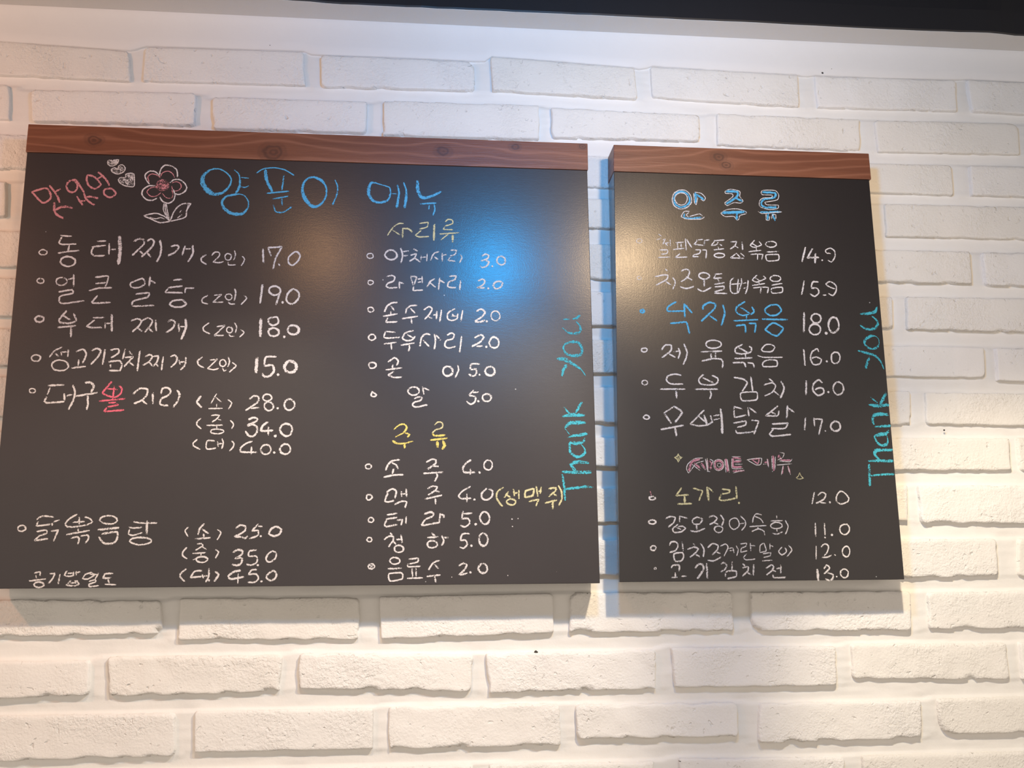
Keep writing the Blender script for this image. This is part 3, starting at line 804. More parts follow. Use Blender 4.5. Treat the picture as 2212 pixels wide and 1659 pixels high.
('L', 'rice', 'w'): '''s -3640 236 17 -3584 246 17 -3581 206 17
s -3620 214 17 -3615 185 17
s -3680 160 17 -3525 177 17
o -3539 115 20 -3558 101 18 -3589 97 20 -3617 106 20 -3632 122 21 -3623 139 18 -3598 150 21 -3565 146 19 -3543 133 19
s -3490 228 19 -3444 231 19 -3458 184 19 -3497 133 19
s -3393 223 19 -3404 129 19
s -3331 255 19 -3350 212 19 -3309 201 19 -3267 211 19 -3270 251 19
s -3319 230 19 -3273 233 19
s -3241 247 19 -3239 211 19
s -3237 236 19 -3205 244 19
s -3278 167 19 -3325 117 19 -3253 109 19 -3207 123 19 -3228 156 19 -3263 149 19
s -3312 139 19 -3226 138 19
s -3090 239 17 -3153 218 17 -3175 178 17 -3129 173 17 -3067 210 17 -3090 232 17
s -3110 221 17 -3031 217 17
s -3025 238 17 -3057 169 17
s -3113 151 17 -3056 166 17 -3048 147 17 -3111 122 17 -3102 100 17 -3017 110 17
s -2891 226 19 -2967 220 19 -2978 180 19 -2906 183 19
s -2935 172 19 -2917 128 19
s -2960 121 19 -2852 116 19''',
('L', 'dish6m', 'w'): '''s -2190 477 19 -2228 432 19 -2226 395 19 -2184 365 19
s -1909 453 19 -1878 430 19 -1905 371 19
s -2092 510 16 -2052 514 16 -2036 491 16 -2107 447 16
s -2050 484 16 -1994 457 16
s -2132 417 16 -2003 424 16
s -2051 424 16 -2049 390 16
s -2125 354 16 -2060 379 16
o -1985 348 18 -2007 332 16 -2046 327 16 -2080 339 21 -2094 356 17 -2085 374 20 -2054 384 17 -2014 383 19 -1985 368 19
s -1737 426 24 -1687 452 24 -1641 436 24 -1655 399 24 -1712 366 24 -1646 369 24 -1651 317 24 -1695 295 24 -1739 306 24
s -1508 447 20 -1575 436 20 -1580 384 20 -1506 387 20 -1496 331 20 -1547 298 20 -1599 305 20
p -1487 297 22
o -1344 435 20 -1309 412 20 -1318 360 20 -1377 326 20 -1408 353 20 -1391 405 20''',
('L', 'dish6l', 'w'): '''s -2186 265 20 -2238 218 20 -2240 188 20 -2194 140 20
s -2031 246 20 -2104 239 20 -2138 180 20 -2028 190 20
s -2029 209 20 -2013 171 20
s -2007 194 20 -1963 193 20
s -1966 267 20 -1963 193 20 -1989 134 20
s -1961 164 20 -1956 141 20
s -1906 237 24 -1868 207 24 -1905 141 24
s -1648 246 24 -1714 236 24 -1771 192 24 -1748 162 24 -1620 183 24
s -1676 213 16 -1676 117 16
s -1493 253 20 -1545 249 20 -1573 205 20 -1499 208 20 -1475 167 20 -1510 130 20 -1577 131 20
p -1444 137 22
o -1329 240 22 -1298 203 22 -1319 158 22 -1363 144 22 -1397 174 22 -1380 211 22''',
('L', 'side3', 'w'): '''o -380 2969 18 -394 2954 15 -414 2950 19 -432 2958 17 -440 2975 17 -436 2994 18 -417 3002 15 -398 3001 19 -383 2988 19
s -127 3061 21 -185 3056 21 -238 3017 21 -264 2952 21
s -198 3023 21 -157 2972 21
s -197 2958 21 -197 2921 21
s -276 2905 21 -126 2936 21
s -227 2897 21 -244 2841 21 -125 2848 21
s 79 3033 21 12 3027 21 -33 2984 21 -37 2942 21
s 12 2999 21 61 2949 21
s -85 2881 21 89 2912 21
s 22 2888 21 27 2832 21
s 155 2983 21 209 3021 21 245 2999 21 218 2942 21 165 2881 21
s 200 2914 21 241 2891 21
s 259 2929 21 290 2934 21
s 294 2972 21 290 2883 21
s 344 2986 21 326 2856 21
s 487 3003 19 416 2955 19 411 2890 19 452 2872 19 510 2892 19 519 2948 19
s 452 2923 19 506 2919 19
s 461 2942 19 483 2914 19
s 573 2986 19 551 2860 19
s 722 2979 23 772 3004 23 813 2972 23 785 2924 23 704 2867 23
s 704 2862 23 758 2859 23 812 2883 23
p 832 2869 23
o 975 2915 17 952 2885 18 920 2877 15 891 2894 17 878 2928 16 887 2965 16 915 2986 18 948 2981 19 970 2954 17''',
('L', 'side4', 'w'): '''o -355 2664 19 -372 2647 15 -396 2639 18 -418 2651 18 -428 2671 19 -420 2692 17 -400 2704 20 -375 2704 17 -358 2687 15
s -247 2740 19 -145 2732 19
s -252 2735 19 -264 2675 19 -215 2667 19 -100 2678 19
s -263 2602 19 -135 2622 19
s -188 2603 19 -183 2544 19
s 45 2754 21 -39 2725 21 -69 2669 21 -29 2642 21 33 2652 21 64 2690 21
s -16 2707 21 46 2671 21
s -86 2591 21 56 2616 21
s 3 2602 21 7 2560 21 -6 2528 21
s 224 2711 21 175 2719 21 131 2672 21 118 2576 21
s 149 2650 21 220 2577 21
s 269 2721 21 282 2647 21 270 2550 21
s 282 2716 21 336 2653 21
s 407 2709 21 452 2733 21 483 2715 21 461 2668 21 398 2649 21 381 2593 21 417 2566 21 497 2586 21
s 560 2698 21 551 2605 21 537 2522 21
s 703 2686 23 767 2719 23 798 2692 23 757 2636 23 667 2588 23
s 721 2589 23 784 2595 23
p 825 2586 24
o 959 2615 20 936 2581 22 902 2577 25 872 2592 20 856 2630 23 871 2668 21 897 2696 26 932 2687 23 958 2659 23''',
('L', 'side5', 'w'): '''o -344 2359 18 -362 2342 21 -387 2334 21 -411 2345 17 -419 2366 18 -414 2388 21 -391 2400 18 -365 2397 22 -345 2382 20
s -216 2407 21 -150 2453 21 -110 2417 21 -127 2372 21
s -171 2376 21 -171 2339 21
s -241 2320 21 -70 2345 21
s -157 2303 21 -214 2266 21 -156 2240 21 -69 2245 21
o 466 2300 26 442 2272 27 406 2261 28 374 2279 21 362 2312 22 370 2345 24 401 2365 23 438 2362 25 462 2335 27
s 520 2380 19 529 2330 19 493 2247 19
s 752 2397 21 667 2395 21 653 2331 21
s 653 2331 21 712 2341 21 720 2296 21 685 2263 21 635 2285 21
p 752 2280 21
o 913 2307 27 893 2278 27 857 2274 27 825 2287 27 811 2317 22 821 2350 21 852 2368 24 890 2366 24 911 2339 26''',
('L', 'side6', 'w'): '''o -377 2085 21 -333 2049 21 -359 2031 21 -390 2044 21
o 112 2083 18 85 2059 22 47 2050 20 12 2065 19 -6 2093 22 7 2124 21 42 2138 20 82 2138 22 108 2114 24
s 148 2144 21 162 2063 21
s 153 2130 21 219 2109 21
s 61 2013 21 109 2035 21 145 2022 21 127 1995 21 57 1972 21 44 1941 21 84 1923 21 202 1951 21
s 689 2113 21 640 2059 21
s 684 2086 21 742 2091 21
s 640 2054 21 706 2041 21 702 1987 21 657 1959 21 613 1991 21
p 737 1992 24
o 872 2020 20 853 1998 22 822 1990 19 794 2004 26 782 2029 19 789 2057 20 818 2071 26 849 2067 26 874 2049 25''',
('L', 'subtitle2', 'Y'): '''s -149 1684 16 -97 1728 17 -45 1742 19 -14 1707 23 -44 1653 21 -88 1627 16 -131 1604 16
s -40 1653 21 17 1632 21 -5 1605 23
s -156 1564 30 -112 1538 23 -43 1538 19 52 1561 14
s -34 1534 28 -34 1486 28
s 253 1646 23 279 1620 23 388 1629 23
s 235 1575 23 410 1594 23
s 305 1562 33 310 1500 33
s 362 1567 26 384 1523 35 358 1479 26''',
('L', 'subtitle2b', 'y'): '''s 278 1735 19 313 1767 19 357 1758 19 357 1709 19 287 1682 19 253 1646 19''',
('L', 'drink1', 'w'): '''o -375 1288 18 -388 1275 16 -407 1271 16 -427 1277 16 -434 1293 18 -429 1309 16 -412 1319 16 -390 1317 17 -375 1304 18
s -84 1367 22 -162 1354 22 -205 1310 22 -225 1258 22
s -162 1336 22 -118 1310 22 -100 1271 22
s -144 1271 22 -156 1219 22
s -246 1184 22 -143 1206 22 -39 1210 22
s 193 1342 22 254 1373 22 293 1364 22 289 1329 22 203 1267 22
s 255 1302 22 320 1298 22
s 160 1224 22 368 1237 22
s 303 1224 22 307 1189 22 281 1145 22
s 665 1369 23 604 1330 23 573 1277 23 590 1237 23 700 1238 23
s 656 1277 23 652 1216 23
p 748 1235 24
o 880 1298 21 863 1268 18 833 1262 20 806 1277 20 793 1310 18 805 1343 20 829 1365 20 860 1360 20 881 1333 16''',
('L', 'drink2', 'w'): '''o -410 1002 19 -418 963 19 -392 948 19 -358 976 19 -376 1002 19
s -213 1028 22 -158 1063 22 -115 1041 22 -127 968 22
s -200 1024 22 -229 938 22 -190 929 22 -131 946 22
s -63 1041 22 -58 985 22
s -54 1011 22 -20 1015 22
s -12 1063 22 -7 980 22
s -130 903 22 -53 937 22 -6 929 22 -23 869 22
s 208 1067 21 264 1093 21 308 1084 21 291 1050 21 213 998 21
s 282 1041 21 334 1032 21
s 179 959 21 356 998 21
s 291 963 21 291 907 21
s 651 1089 21 560 1032 21 529 989 21 560 963 21 660 967 21
s 616 1015 21 616 928 21
p 695 954 24
s 822 1067 23 769 1015 23 778 963 23 830 950 23 878 989 23 883 1041 23 844 1063 23''',
('L', 'draft', 'y'): '''s 997 1080 16 935 1032 21 926 971 24 961 910 24 987 884 23
s 1049 1037 21 1005 971 21
s 1032 1002 21 1075 971 21
s 1103 1067 21 1111 989 21
s 1106 1015 21 1146 1024 21
s 1160 1050 21 1159 962 21
o 1124 919 19 1106 901 20 1073 897 20 1045 908 23 1028 926 20 1040 946 21 1068 959 20 1101 954 20 1122 939 24
o 1231 1042 23 1316 1063 23 1304 995 23 1225 979 23
s 1343 1100 21 1357 984 21
s 1358 1037 21 1400 1042 21
s 1396 1084 21 1384 1016 21
s 1261 932 21 1367 953 21 1334 880 21
s 1475 1068 23 1550 1074 23 1549 1047 23 1474 984 23
s 1517 1016 23 1559 990 23
s 1430 916 23 1558 947 23
s 1515 937 27 1514 858 27
s 1577 1100 15 1608 1037 23 1611 963 23 1578 890 21''',
('L', 'drink3', 'w'): '''o -341 738 17 -353 725 18 -372 721 18 -389 730 19 -396 744 18 -390 759 15 -375 768 18 -355 767 17 -343 754 19
s -206 796 21 -103 813 21
s -214 753 21 -103 770 21
s -205 745 21 -230 698 21 -212 677 21 -102 697 21
s -102 740 21 -51 749 21
s -47 753 21 -59 693 21
s -9 778 21 -12 706 21
s 176 804 22 240 825 22 270 812 22 262 782 22 189 752 22
s 189 752 22 151 697 22 164 688 22 335 718 22
s 339 808 22 331 713 22
s 344 799 22 378 790 22 374 765 22
s 577 833 22 560 751 22
s 586 807 22 668 811 22
s 564 756 22 629 755 22 646 712 22 594 670 22 551 687 22
p 707 699 26
o 851 744 20 830 709 26 794 698 22 766 724 19 750 761 22 761 801 22 790 827 24 824 817 22 846 786 23''',
('L', 'drink4', 'w'): '''o -356 539 15 -366 527 18 -383 525 14 -399 531 16 -406 545 16 -400 558 15 -386 567 17 -369 566 14 -357 554 18
s -172 615 21 -152 595 21
s -233 544 21 -182 580 21 -136 574 21 -141 534 21 -186 473 21
s -135 524 21 -110 498 21
s -105 544 21 -59 549 21
s -60 594 21 -48 513 21
o -34 441 22 -54 421 20 -86 416 18 -116 427 21 -125 451 21 -119 475 20 -91 486 23 -60 483 18 -39 466 23
s 253 609 23 290 578 23
s 213 563 23 321 572 23
s 357 582 23 377 531 23 357 485 23
s 377 562 23 424 562 23
o 311 484 19 287 465 20 253 460 20 221 471 21 210 495 23 218 519 20 248 531 21 282 529 20 305 510 20
s 641 602 20 568 597 20 548 530 20
s 548 530 20 600 535 20 620 494 20 579 454 20 543 464 20
p 662 479 25
o 830 521 20 811 486 25 780 476 26 753 497 22 741 537 25 749 579 25 776 605 23 808 596 21 829 565 23''',
('L', 'drink5', 'w'): '''o -323 269 15 -337 255 16 -359 251 19 -380 259 17 -388 276 15 -380 292 16 -363 302 19 -341 300 17 -327 287 16
s -386 293 10 -330 262 10
s -335 297 10 -370 257 10
s -365 287 10 -345 272 10
o -69 320 19 -93 303 19 -126 297 18 -156 308 17 -170 330 19 -162 353 19 -132 365 17 -98 360 21 -73 344 18
s -193 251 20 -51 255 20
o -177 201 19 -50 210 19 -44 149 19 -166 130 19
s 20 345 18 117 355 18 112 319 18 10 295 18
s 10 290 18 15 270 18 138 274 18
s 56 249 18 62 169 18
s 97 254 18 98 168 18
s 7 154 18 164 158 18
s 337 333 21 271 308 21 225 238 21
s 281 293 21 327 247 21
s 205 172 21 343 186 21
s 287 172 21 297 111 21
s 532 276 21 579 301 21 615 285 21 589 235 21 532 185 21
s 538 185 21 599 194 21 620 204 21
p 651 209 23
o 824 234 25 806 207 24 774 201 24 746 217 20 733 247 23 745 276 26 769 297 20 802 292 22 819 265 22
p 1085 750 15
p 1148 755 13
p 1088 674 13
p 1036 174 10
p 461 163 10''',
('L', 'thanks', 'T'): '''s 1666 2907 17 1732 2908 22
s 1767 2912 14 1815 2923 33 1851 2959 20
s 1801 2888 9 1841 2846 20 1854 2790 33 1818 2754 39 1770 2750 33 1715 2760 20 1654 2811 9
o 1754 2655 33 1823 2649 33 1863 2587 29 1847 2517 36 1764 2502 39 1696 2522 33 1660 2577 20 1678 2626 23
s 1593 2465 33 1654 2465 52 1715 2438 46 1789 2391 36 1850 2350 16 1896 2281 8
s 1694 2404 39 1659 2348 36 1640 2278 23
s 1635 1837 20 1737 1852 49 1818 1852 42 1879 1849 26
s 1654 1936 9 1683 1899 23 1710 1872 23
s 1781 1879 26 1813 1934 33 1848 1992 29
s 1884 1771 26 1803 1771 46 1714 1763 46 1659 1716 29
s 1659 1709 10 1712 1635 10
s 1684 1608 5 1745 1628 26 1813 1636 36 1894 1650 39
s 1873 1602 26 1859 1568 29 1784 1548 46 1717 1554 33 1706 1507 29 1714 1447 33 1767 1407 33 1821 1407 39 1869 1447 29 1864 1494 16 1831 1535 10
s 1907 1341 26 1833 1347 39 1752 1340 46 1712 1320 33 1738 1287 33 1770 1247 33
s 1616 1243 23 1737 1240 39 1837 1240 36 1931 1241 39
s 1619 1220 20 1634 1141 29 1642 1028 29 1647 943 20
s 1646 1061 20 1773 1075 33 1867 1088 33 1951 1078 20''',
('R', 'title', 'B'): '''o 3134 4304 25 3088 4253 24 3027 4236 22 2972 4264 25 2955 4323 23 2973 4385 22 3027 4420 23 3088 4416 20 3129 4370 21
s 3202 4421 28 3208 4361 28 3205 4280 28
s 3220 4396 28 3309 4329 28
s 3069 4157 23 3057 4117 23 3105 4103 23 3260 4122 23
s 3563 4442 30 3695 4441 30 3691 4386 30 3559 4291 30
s 3671 4365 30 3747 4327 30
s 3505 4184 37 3779 4202 37
s 3675 4174 37 3671 4109 37
s 3989 4445 28 4136 4440 28 4133 4389 28 3993 4355 28 3970 4293 28 4008 4264 28 4145 4268 28
s 3945 4202 28 4191 4214 28
s 4042 4185 28 4028 4114 28
s 4091 4186 28 4115 4107 28''',
('R', 'titleline', 'w'): '''o 3155 4297 13 3099 4235 13 3023 4214 12 2956 4249 14 2935 4322 13 2957 4397 12 3023 4440 12 3098 4436 11 3149 4379 11
o 3104 4317 12 3076 4273 10 3026 4262 12 2984 4285 14 2965 4330 13 2981 4379 13 3025 4406 13 3075 4403 12 3108 4367 13
s 3186 4410 10 3191 4290 10 3209 4271 10 3233 4361 10
s 3197 4421 10 3274 4408 10 3320 4354 10 3298 4318 10 3261 4342 10
s 3128 4188 11 3070 4187 11 3029 4126 11 3085 4097 11 3259 4102 11 3299 4128 11
s 3118 4173 11 3088 4147 11 3115 4118 11
s 3125 4128 11 3243 4162 11 3280 4133 11
o 3553 4442 10 3618 4469 10 3724 4447 10 3721 4387 10 3757 4332 10 3726 4306 10 3648 4309 10 3568 4271 10 3541 4301 10 3642 4384 10 3634 4414 10 3556 4417 10
o 3490 4179 10 3556 4221 10 3683 4235 10 3779 4207 10 3787 4182 10 3708 4155 10 3696 4115 10 3671 4099 10 3639 4143 10 3532 4140 10
o 3974 4435 10 3990 4466 10 4138 4470 10 4180 4421 10 4161 4360 10 4011 4325 10 4029 4295 10 4167 4294 10 4159 4254 10 4045 4240 10 3949 4273 10 3953 4343 10 3995 4375 10 4093 4383 10 4105 4414 10 3987 4415 10
s 3926 4212 10 3964 4188 10 4201 4215 10
s 4017 4184 10 4013 4114 10 4047 4110 10 4060 4165 10
s 4077 4116 10 4090 4176 10 4130 4177 10 4126 4117 10''',
('R', 'food1', 'w'): '''o 2570 3818 7 2556 3804 7 2534 3799 7 2513 3806 8 2506 3822 9 2514 3838 9 2533 3849 7 2555 3847 8 2569 3834 7
s 2761 3911 12 2798 3882 12
s 2735 3841 12 2788 3862 12
s 2806 3843 15 2835 3854 15 2804 3789 15
s 2824 3814 15 2861 3776 15
s 2838 3805 15 2881 3815 15
s 2892 3850 15 2889 3776 15
s 2763 3724 15 2859 3727 15 2848 3687 15 2781 3676 15
s 2746 3636 15 2879 3644 15
s 2953 3812 16 3044 3825 16
s 2972 3808 16 2974 3744 16
s 3015 3814 16 3012 3750 16
s 2921 3733 16 3051 3751 16
s 3065 3864 16 3069 3727 16
s 2995 3686 16 2941 3641 16 3075 3649 16
s 3079 3855 19 3133 3763 19
s 3189 3848 17 3267 3860 17
s 3199 3843 17 3163 3798 17 3273 3791 17
s 3286 3855 17 3278 3791 17
s 3295 3851 17 3344 3857 17
s 3174 3735 17 3232 3736 17 3220 3696 17 3152 3675 17 3142 3655 17 3209 3657 17
s 3242 3736 17 3299 3733 17 3290 3639 17
s 3391 3848 17 3517 3861 17
s 3401 3844 17 3360 3793 17 3418 3800 17 3439 3830 17
s 3447 3810 17 3485 3792 17
s 3386 3740 17 3502 3757 17
s 3436 3780 17 3444 3751 17
o 3504 3671 15 3478 3656 16 3436 3652 20 3401 3660 19 3386 3675 20 3399 3691 16 3432 3703 20 3474 3700 17 3503 3689 20
s 3584 3839 17 3652 3845 17 3630 3795 17 3574 3754 17
s 3620 3800 17 3667 3771 17
s 3644 3707 17 3574 3651 17 3728 3650 17
s 3644 3707 17 3680 3663 17
s 3693 3708 17 3734 3670 17
s 3715 3842 21 3719 3743 21
s 3862 3865 16 3809 3805 16 3852 3781 16 3941 3813 16 3914 3852 16
s 3825 3830 16 3891 3792 16
s 3876 3782 16 3879 3742 16
s 3786 3730 16 3937 3749 16
s 3808 3696 16 3886 3703 16 3882 3639 16
s 3896 3703 16 3949 3700 16 3931 3640 16
s 3994 3730 16 4141 3741 16
o 4112 3815 16 4084 3795 15 4041 3788 18 4006 3800 14 3987 3820 17 4001 3844 14 4040 3857 16 4083 3856 17 4112 3839 16
o 3987 3696 16 4129 3704 16 4125 3640 16 3998 3627 16
s 4452 3798 23 4401 3628 23
s 4535 3790 23 4468 3674 23 4601 3682 23
s 4565 3726 26 4552 3612 26
p 4638 3649 19
s 4742 3731 17 4694 3739 17 4686 3769 17 4747 3795 17 4793 3757 17 4788 3687 17 4745 3631 17 4707 3650 17''',
('R', 'food2', 'w'): '''o 2547 3388 9 2537 3377 8 2520 3375 9 2505 3379 8 2501 3392 8 2505 3405 8 2519 3412 9 2536 3411 8 2546 3401 7
s 2821 3506 19 2844 3483 19
s 2704 3412 19 2790 3433 19 2847 3434 19 2835 3386 19 2710 3315 19
s 2815 3366 19 2880 3319 19
s 2898 3411 19 2929 3359 19 2897 3271 19
s 3001 3481 20 3049 3507 20 3096 3488 20 3074 3420 20 2995 3360 20
s 3055 3420 20 3120 3382 20
s 2983 3302 20 3049 3284 20 3140 3310 20
o 3319 3424 21 3292 3404 20 3251 3395 22 3216 3409 21 3199 3431 18 3210 3456 22 3248 3471 21 3289 3466 19 3317 3449 22
s 3258 3385 23 3255 3317 23
s 3177 3282 19 3237 3254 19 3335 3304 19
s 3381 3456 19 3463 3463 19
s 3390 3446 19 3369 3407 19 3460 3414 19
s 3416 3398 19 3424 3360 19
s 3370 3339 19 3491 3361 19
s 3374 3310 19 3479 3317 19 3478 3288 19 3371 3252 19
s 3370 3237 19 3508 3235 19
s 3600 3422 17 3559 3382 17 3553 3265 17 3580 3237 17 3638 3248 17 3683 3365 17 3686 3414 17
s 3567 3343 17 3692 3356 17
s 3647 3403 17 3628 3248 17
s 3702 3356 17 3741 3366 17
s 3698 3297 17 3737 3308 17
s 3762 3396 17 3746 3298 17 3719 3235 17
s 3866 3457 17 3810 3397 17 3857 3374 17 3966 3420 17 3938 3449 17
s 3841 3427 17 3896 3389 17
s 3806 3334 17 3952 3361 17
s 3886 3374 17 3884 3350 17
s 3814 3305 17 3901 3316 17 3893 3248 17
s 3911 3317 17 3988 3313 17 3974 3250 17
s 4029 3343 17 4151 3365 17
o 4136 3412 16 4110 3391 18 4067 3387 16 4029 3396 19 4014 3417 19 4029 3440 17 4065 3455 20 4108 3453 17 4136 3435 15
o 4026 3304 17 4148 3321 17 4144 3263 17 4032 3251 17
s 4410 3402 21 4370 3240 21
s 4575 3391 21 4511 3390 21 4487 3325 21
s 4487 3316 21 4555 3317 21 4571 3268 21 4519 3223 21 4468 3252 21
s 4617 3235 21 4652 3241 21
s 4760 3316 19 4693 3339 19 4661 3368 19 4707 3399 19 4773 3361 19 4778 3302 19 4735 3238 19 4678 3261 19''',
('R', 'food3', 'w'): '''s 4385 3036 26 4364 2805 26
o 4572 2951 22 4547 2920 24 4507 2912 27 4475 2931 24 4459 2962 23 4473 2999 23 4509 3021 25 4547 3013 21 4571 2987 26
o 4557 2824 21 4529 2788 21 4482 2780 25 4443 2800 26 4428 2836 22 4444 2876 23 4483 2902 27 4530 2895 27 4558 2865 22
p 4622 2799 35
o 4773 2867 24 4741 2820 29 4698 2802 30 4665 2835 23 4655 2887 28 4669 2942 30 4706 2982 27 4750 2975 28 4772 2926 22''',
('R', 'food4', 'w'): '''s 4350 2608 23 4352 2428 23
s 4521 2582 20 4505 2620 20 4444 2581 20 4420 2505 20 4453 2439 20 4521 2449 20 4544 2497 20 4488 2525 20 4429 2505 20
p 4605 2477 24
o 4756 2501 19 4734 2464 21 4698 2453 19 4665 2472 19 4660 2515 22 4669 2558 19 4702 2582 21 4739 2577 23 4760 2544 18
o 2580 2571 19 2566 2559 19 2546 2555 22 2526 2561 20 2518 2575 21 2525 2591 17 2545 2598 19 2566 2597 19 2582 2587 21
s 2742 2577 21 2786 2634 21 2851 2635 21 2849 2578 21 2743 2493 21
s 2819 2540 21 2892 2499 21
s 2876 2560 21 2933 2570 21
s 2930 2608 21 2946 2552 21 2924 2486 21
s 2993 2656 21 3026 2562 21 3014 2496 21 2977 2421 21
o 3413 2639 17 3370 2615 21 3313 2606 21 3260 2619 19 3241 2648 17 3256 2679 22 3308 2697 19 3368 2693 17 3411 2671 19
s 3181 2564 21 3417 2577 21
s 3293 2547 21 3295 2491 21
s 3345 2553 21 3342 2491 21
s 3185 2461 21 3323 2491 21 3407 2483 21 3424 2445 21 3412 2389 21
s 3653 2656 21 3574 2608 21 3572 2560 21 3647 2547 21 3743 2572 21 3755 2620 21 3727 2634 21
s 3613 2618 21 3704 2567 21
s 3680 2548 21 3683 2515 21
s 3558 2494 21 3758 2506 21
s 3532 2447 21 3660 2448 21 3676 2402 21
s 3698 2449 21 3763 2440 21 3770 2398 21
o 3868 2603 17 3919 2656 17 3986 2657 17 4022 2629 17 3981 2580 17 3886 2579 17
s 3821 2531 16 3882 2513 16 4101 2516 16
o 3873 2451 19 3937 2485 19 4032 2477 19 4028 2415 19 3875 2409 19''',
('R', 'thanks', 'T'): '''s 5036 3029 19 5129 3035 35 5210 3056 39 5239 3115 17
s 5166 3007 14 5221 2959 24 5232 2911 30 5183 2861 35 5095 2855 30 5020 2897 14
o 5137 2774 35 5065 2724 39 5061 2676 22 5115 2629 26 5194 2640 30 5227 2688 12 5223 2746 7 5186 2775 12
s 4977 2603 17 5063 2580 31 5158 2553 31 5221 2496 24 5260 2392 10
s 5107 2533 31 5073 2475 35 5048 2399 28
s 5048 1994 14 5138 1981 44 5284 1996 35
s 5079 2074 19 5151 2014 19
s 5178 1995 35 5222 2061 39 5257 2128 30
s 5265 1883 30 5169 1887 44 5100 1873 44 5077 1826 31 5092 1770 21
s 5095 1747 17 5186 1752 30 5278 1757 35
s 5259 1706 26 5217 1669 39 5140 1659 48 5086 1640 24 5105 1585 24 5140 1548 28 5207 1548 39 5235 1594 17 5229 1641 14
s 5281 1493 35 5164 1488 35 5087 1483 48 5073 1437 31 5126 1382 21
s 4991 1368 16 5106 1373 35 5277 1369 39
s 4998 1331 31 4992 1208 33 4988 1094 26
s 5007 1208 21 5141 1222 26 5274 1226 31''',
('R', 'food3blue', 'B'): '''o 2563 3012 33 2555 3002 26 2542 3001 30 2532 3005 32 2526 3015 33 2531 3026 33 2542 3031 26 2555 3031 28 2562 3022 27
s 2929 3130 23 2832 3066 23 2830 3018 23 3018 3027 23
s 3017 3108 23 3020 2950 23
s 3026 3099 23 3107 3000 23
s 2852 2881 23 2965 2892 23 3032 2898 23 3048 2846 23 3063 2770 23
s 3227 3045 24 3234 3088 24 3307 3128 24 3373 3110 24 3361 3062 24 3202 2911 24
s 3304 2975 24 3382 2919 24
s 3454 3107 24 3473 3016 24 3449 2929 24 3427 2862 24
s 3709 3145 22 3609 3076 22 3607 3023 22 3671 2986 22 3749 3002 22
s 3657 3077 22 3763 3007 22
s 3787 3084 22 3808 3032 22 3767 2997 22
s 3719 2987 22 3717 2948 22
s 3572 2922 22 3845 2941 22
s 3588 2865 22 3694 2876 22 3698 2790 22
s 3742 2896 22 3819 2893 22 3803 2792 22
o 3934 3058 23 3995 3107 23 4082 3114 23 4121 3052 23 4065 2998 23 3987 2992 23 3941 3024 23
s 3898 2947 24 4186 2947 24
o 4020 2906 24 4132 2845 24 4045 2758 24 3925 2827 24''',
('R', 'food5', 'w'): '''o 2573 2206 15 2559 2192 16 2537 2187 15 2520 2197 16 2511 2212 17 2518 2229 18 2536 2239 19 2558 2237 15 2572 2224 17
s 2949 2299 20 2875 2312 20 2800 2288 20 2784 2242 20 2824 2205 20 2963 2202 20
s 2710 2144 20 2984 2146 20
s 2886 2131 26 2887 2048 26
s 3202 2316 21 3143 2255 21 3159 2209 21 3242 2195 21 3337 2210 21 3358 2267 21 3290 2303 21
s 3190 2274 21 3309 2219 21
s 3091 2147 21 3352 2150 21
s 3258 2131 21 3275 2098 21 3253 2038 21
s 3537 2283 21 3640 2265 21 3685 2224 21 3623 2130 21
s 3727 2299 21 3741 2131 21
o 3608 2111 19 3782 2122 19 3777 2038 19 3617 2027 19
s 3929 2278 19 3978 2236 19
s 3872 2202 19 3959 2227 19 4004 2199 19 3962 2124 19 3874 2081 19
s 3972 2143 19 4035 2087 19
s 4064 2246 24 4097 2172 24 4048 2059 24
s 4354 2255 23 4341 2095 23
s 4534 2233 23 4498 2266 23 4438 2223 23 4423 2148 23 4476 2092 23 4545 2121 23 4539 2168 23 4492 2176 23 4447 2153 23
p 4598 2129 24
o 4771 2153 22 4743 2112 23 4700 2099 20 4667 2126 19 4654 2170 19 4670 2216 21 4706 2243 23 4745 2236 24 4772 2203 23''',
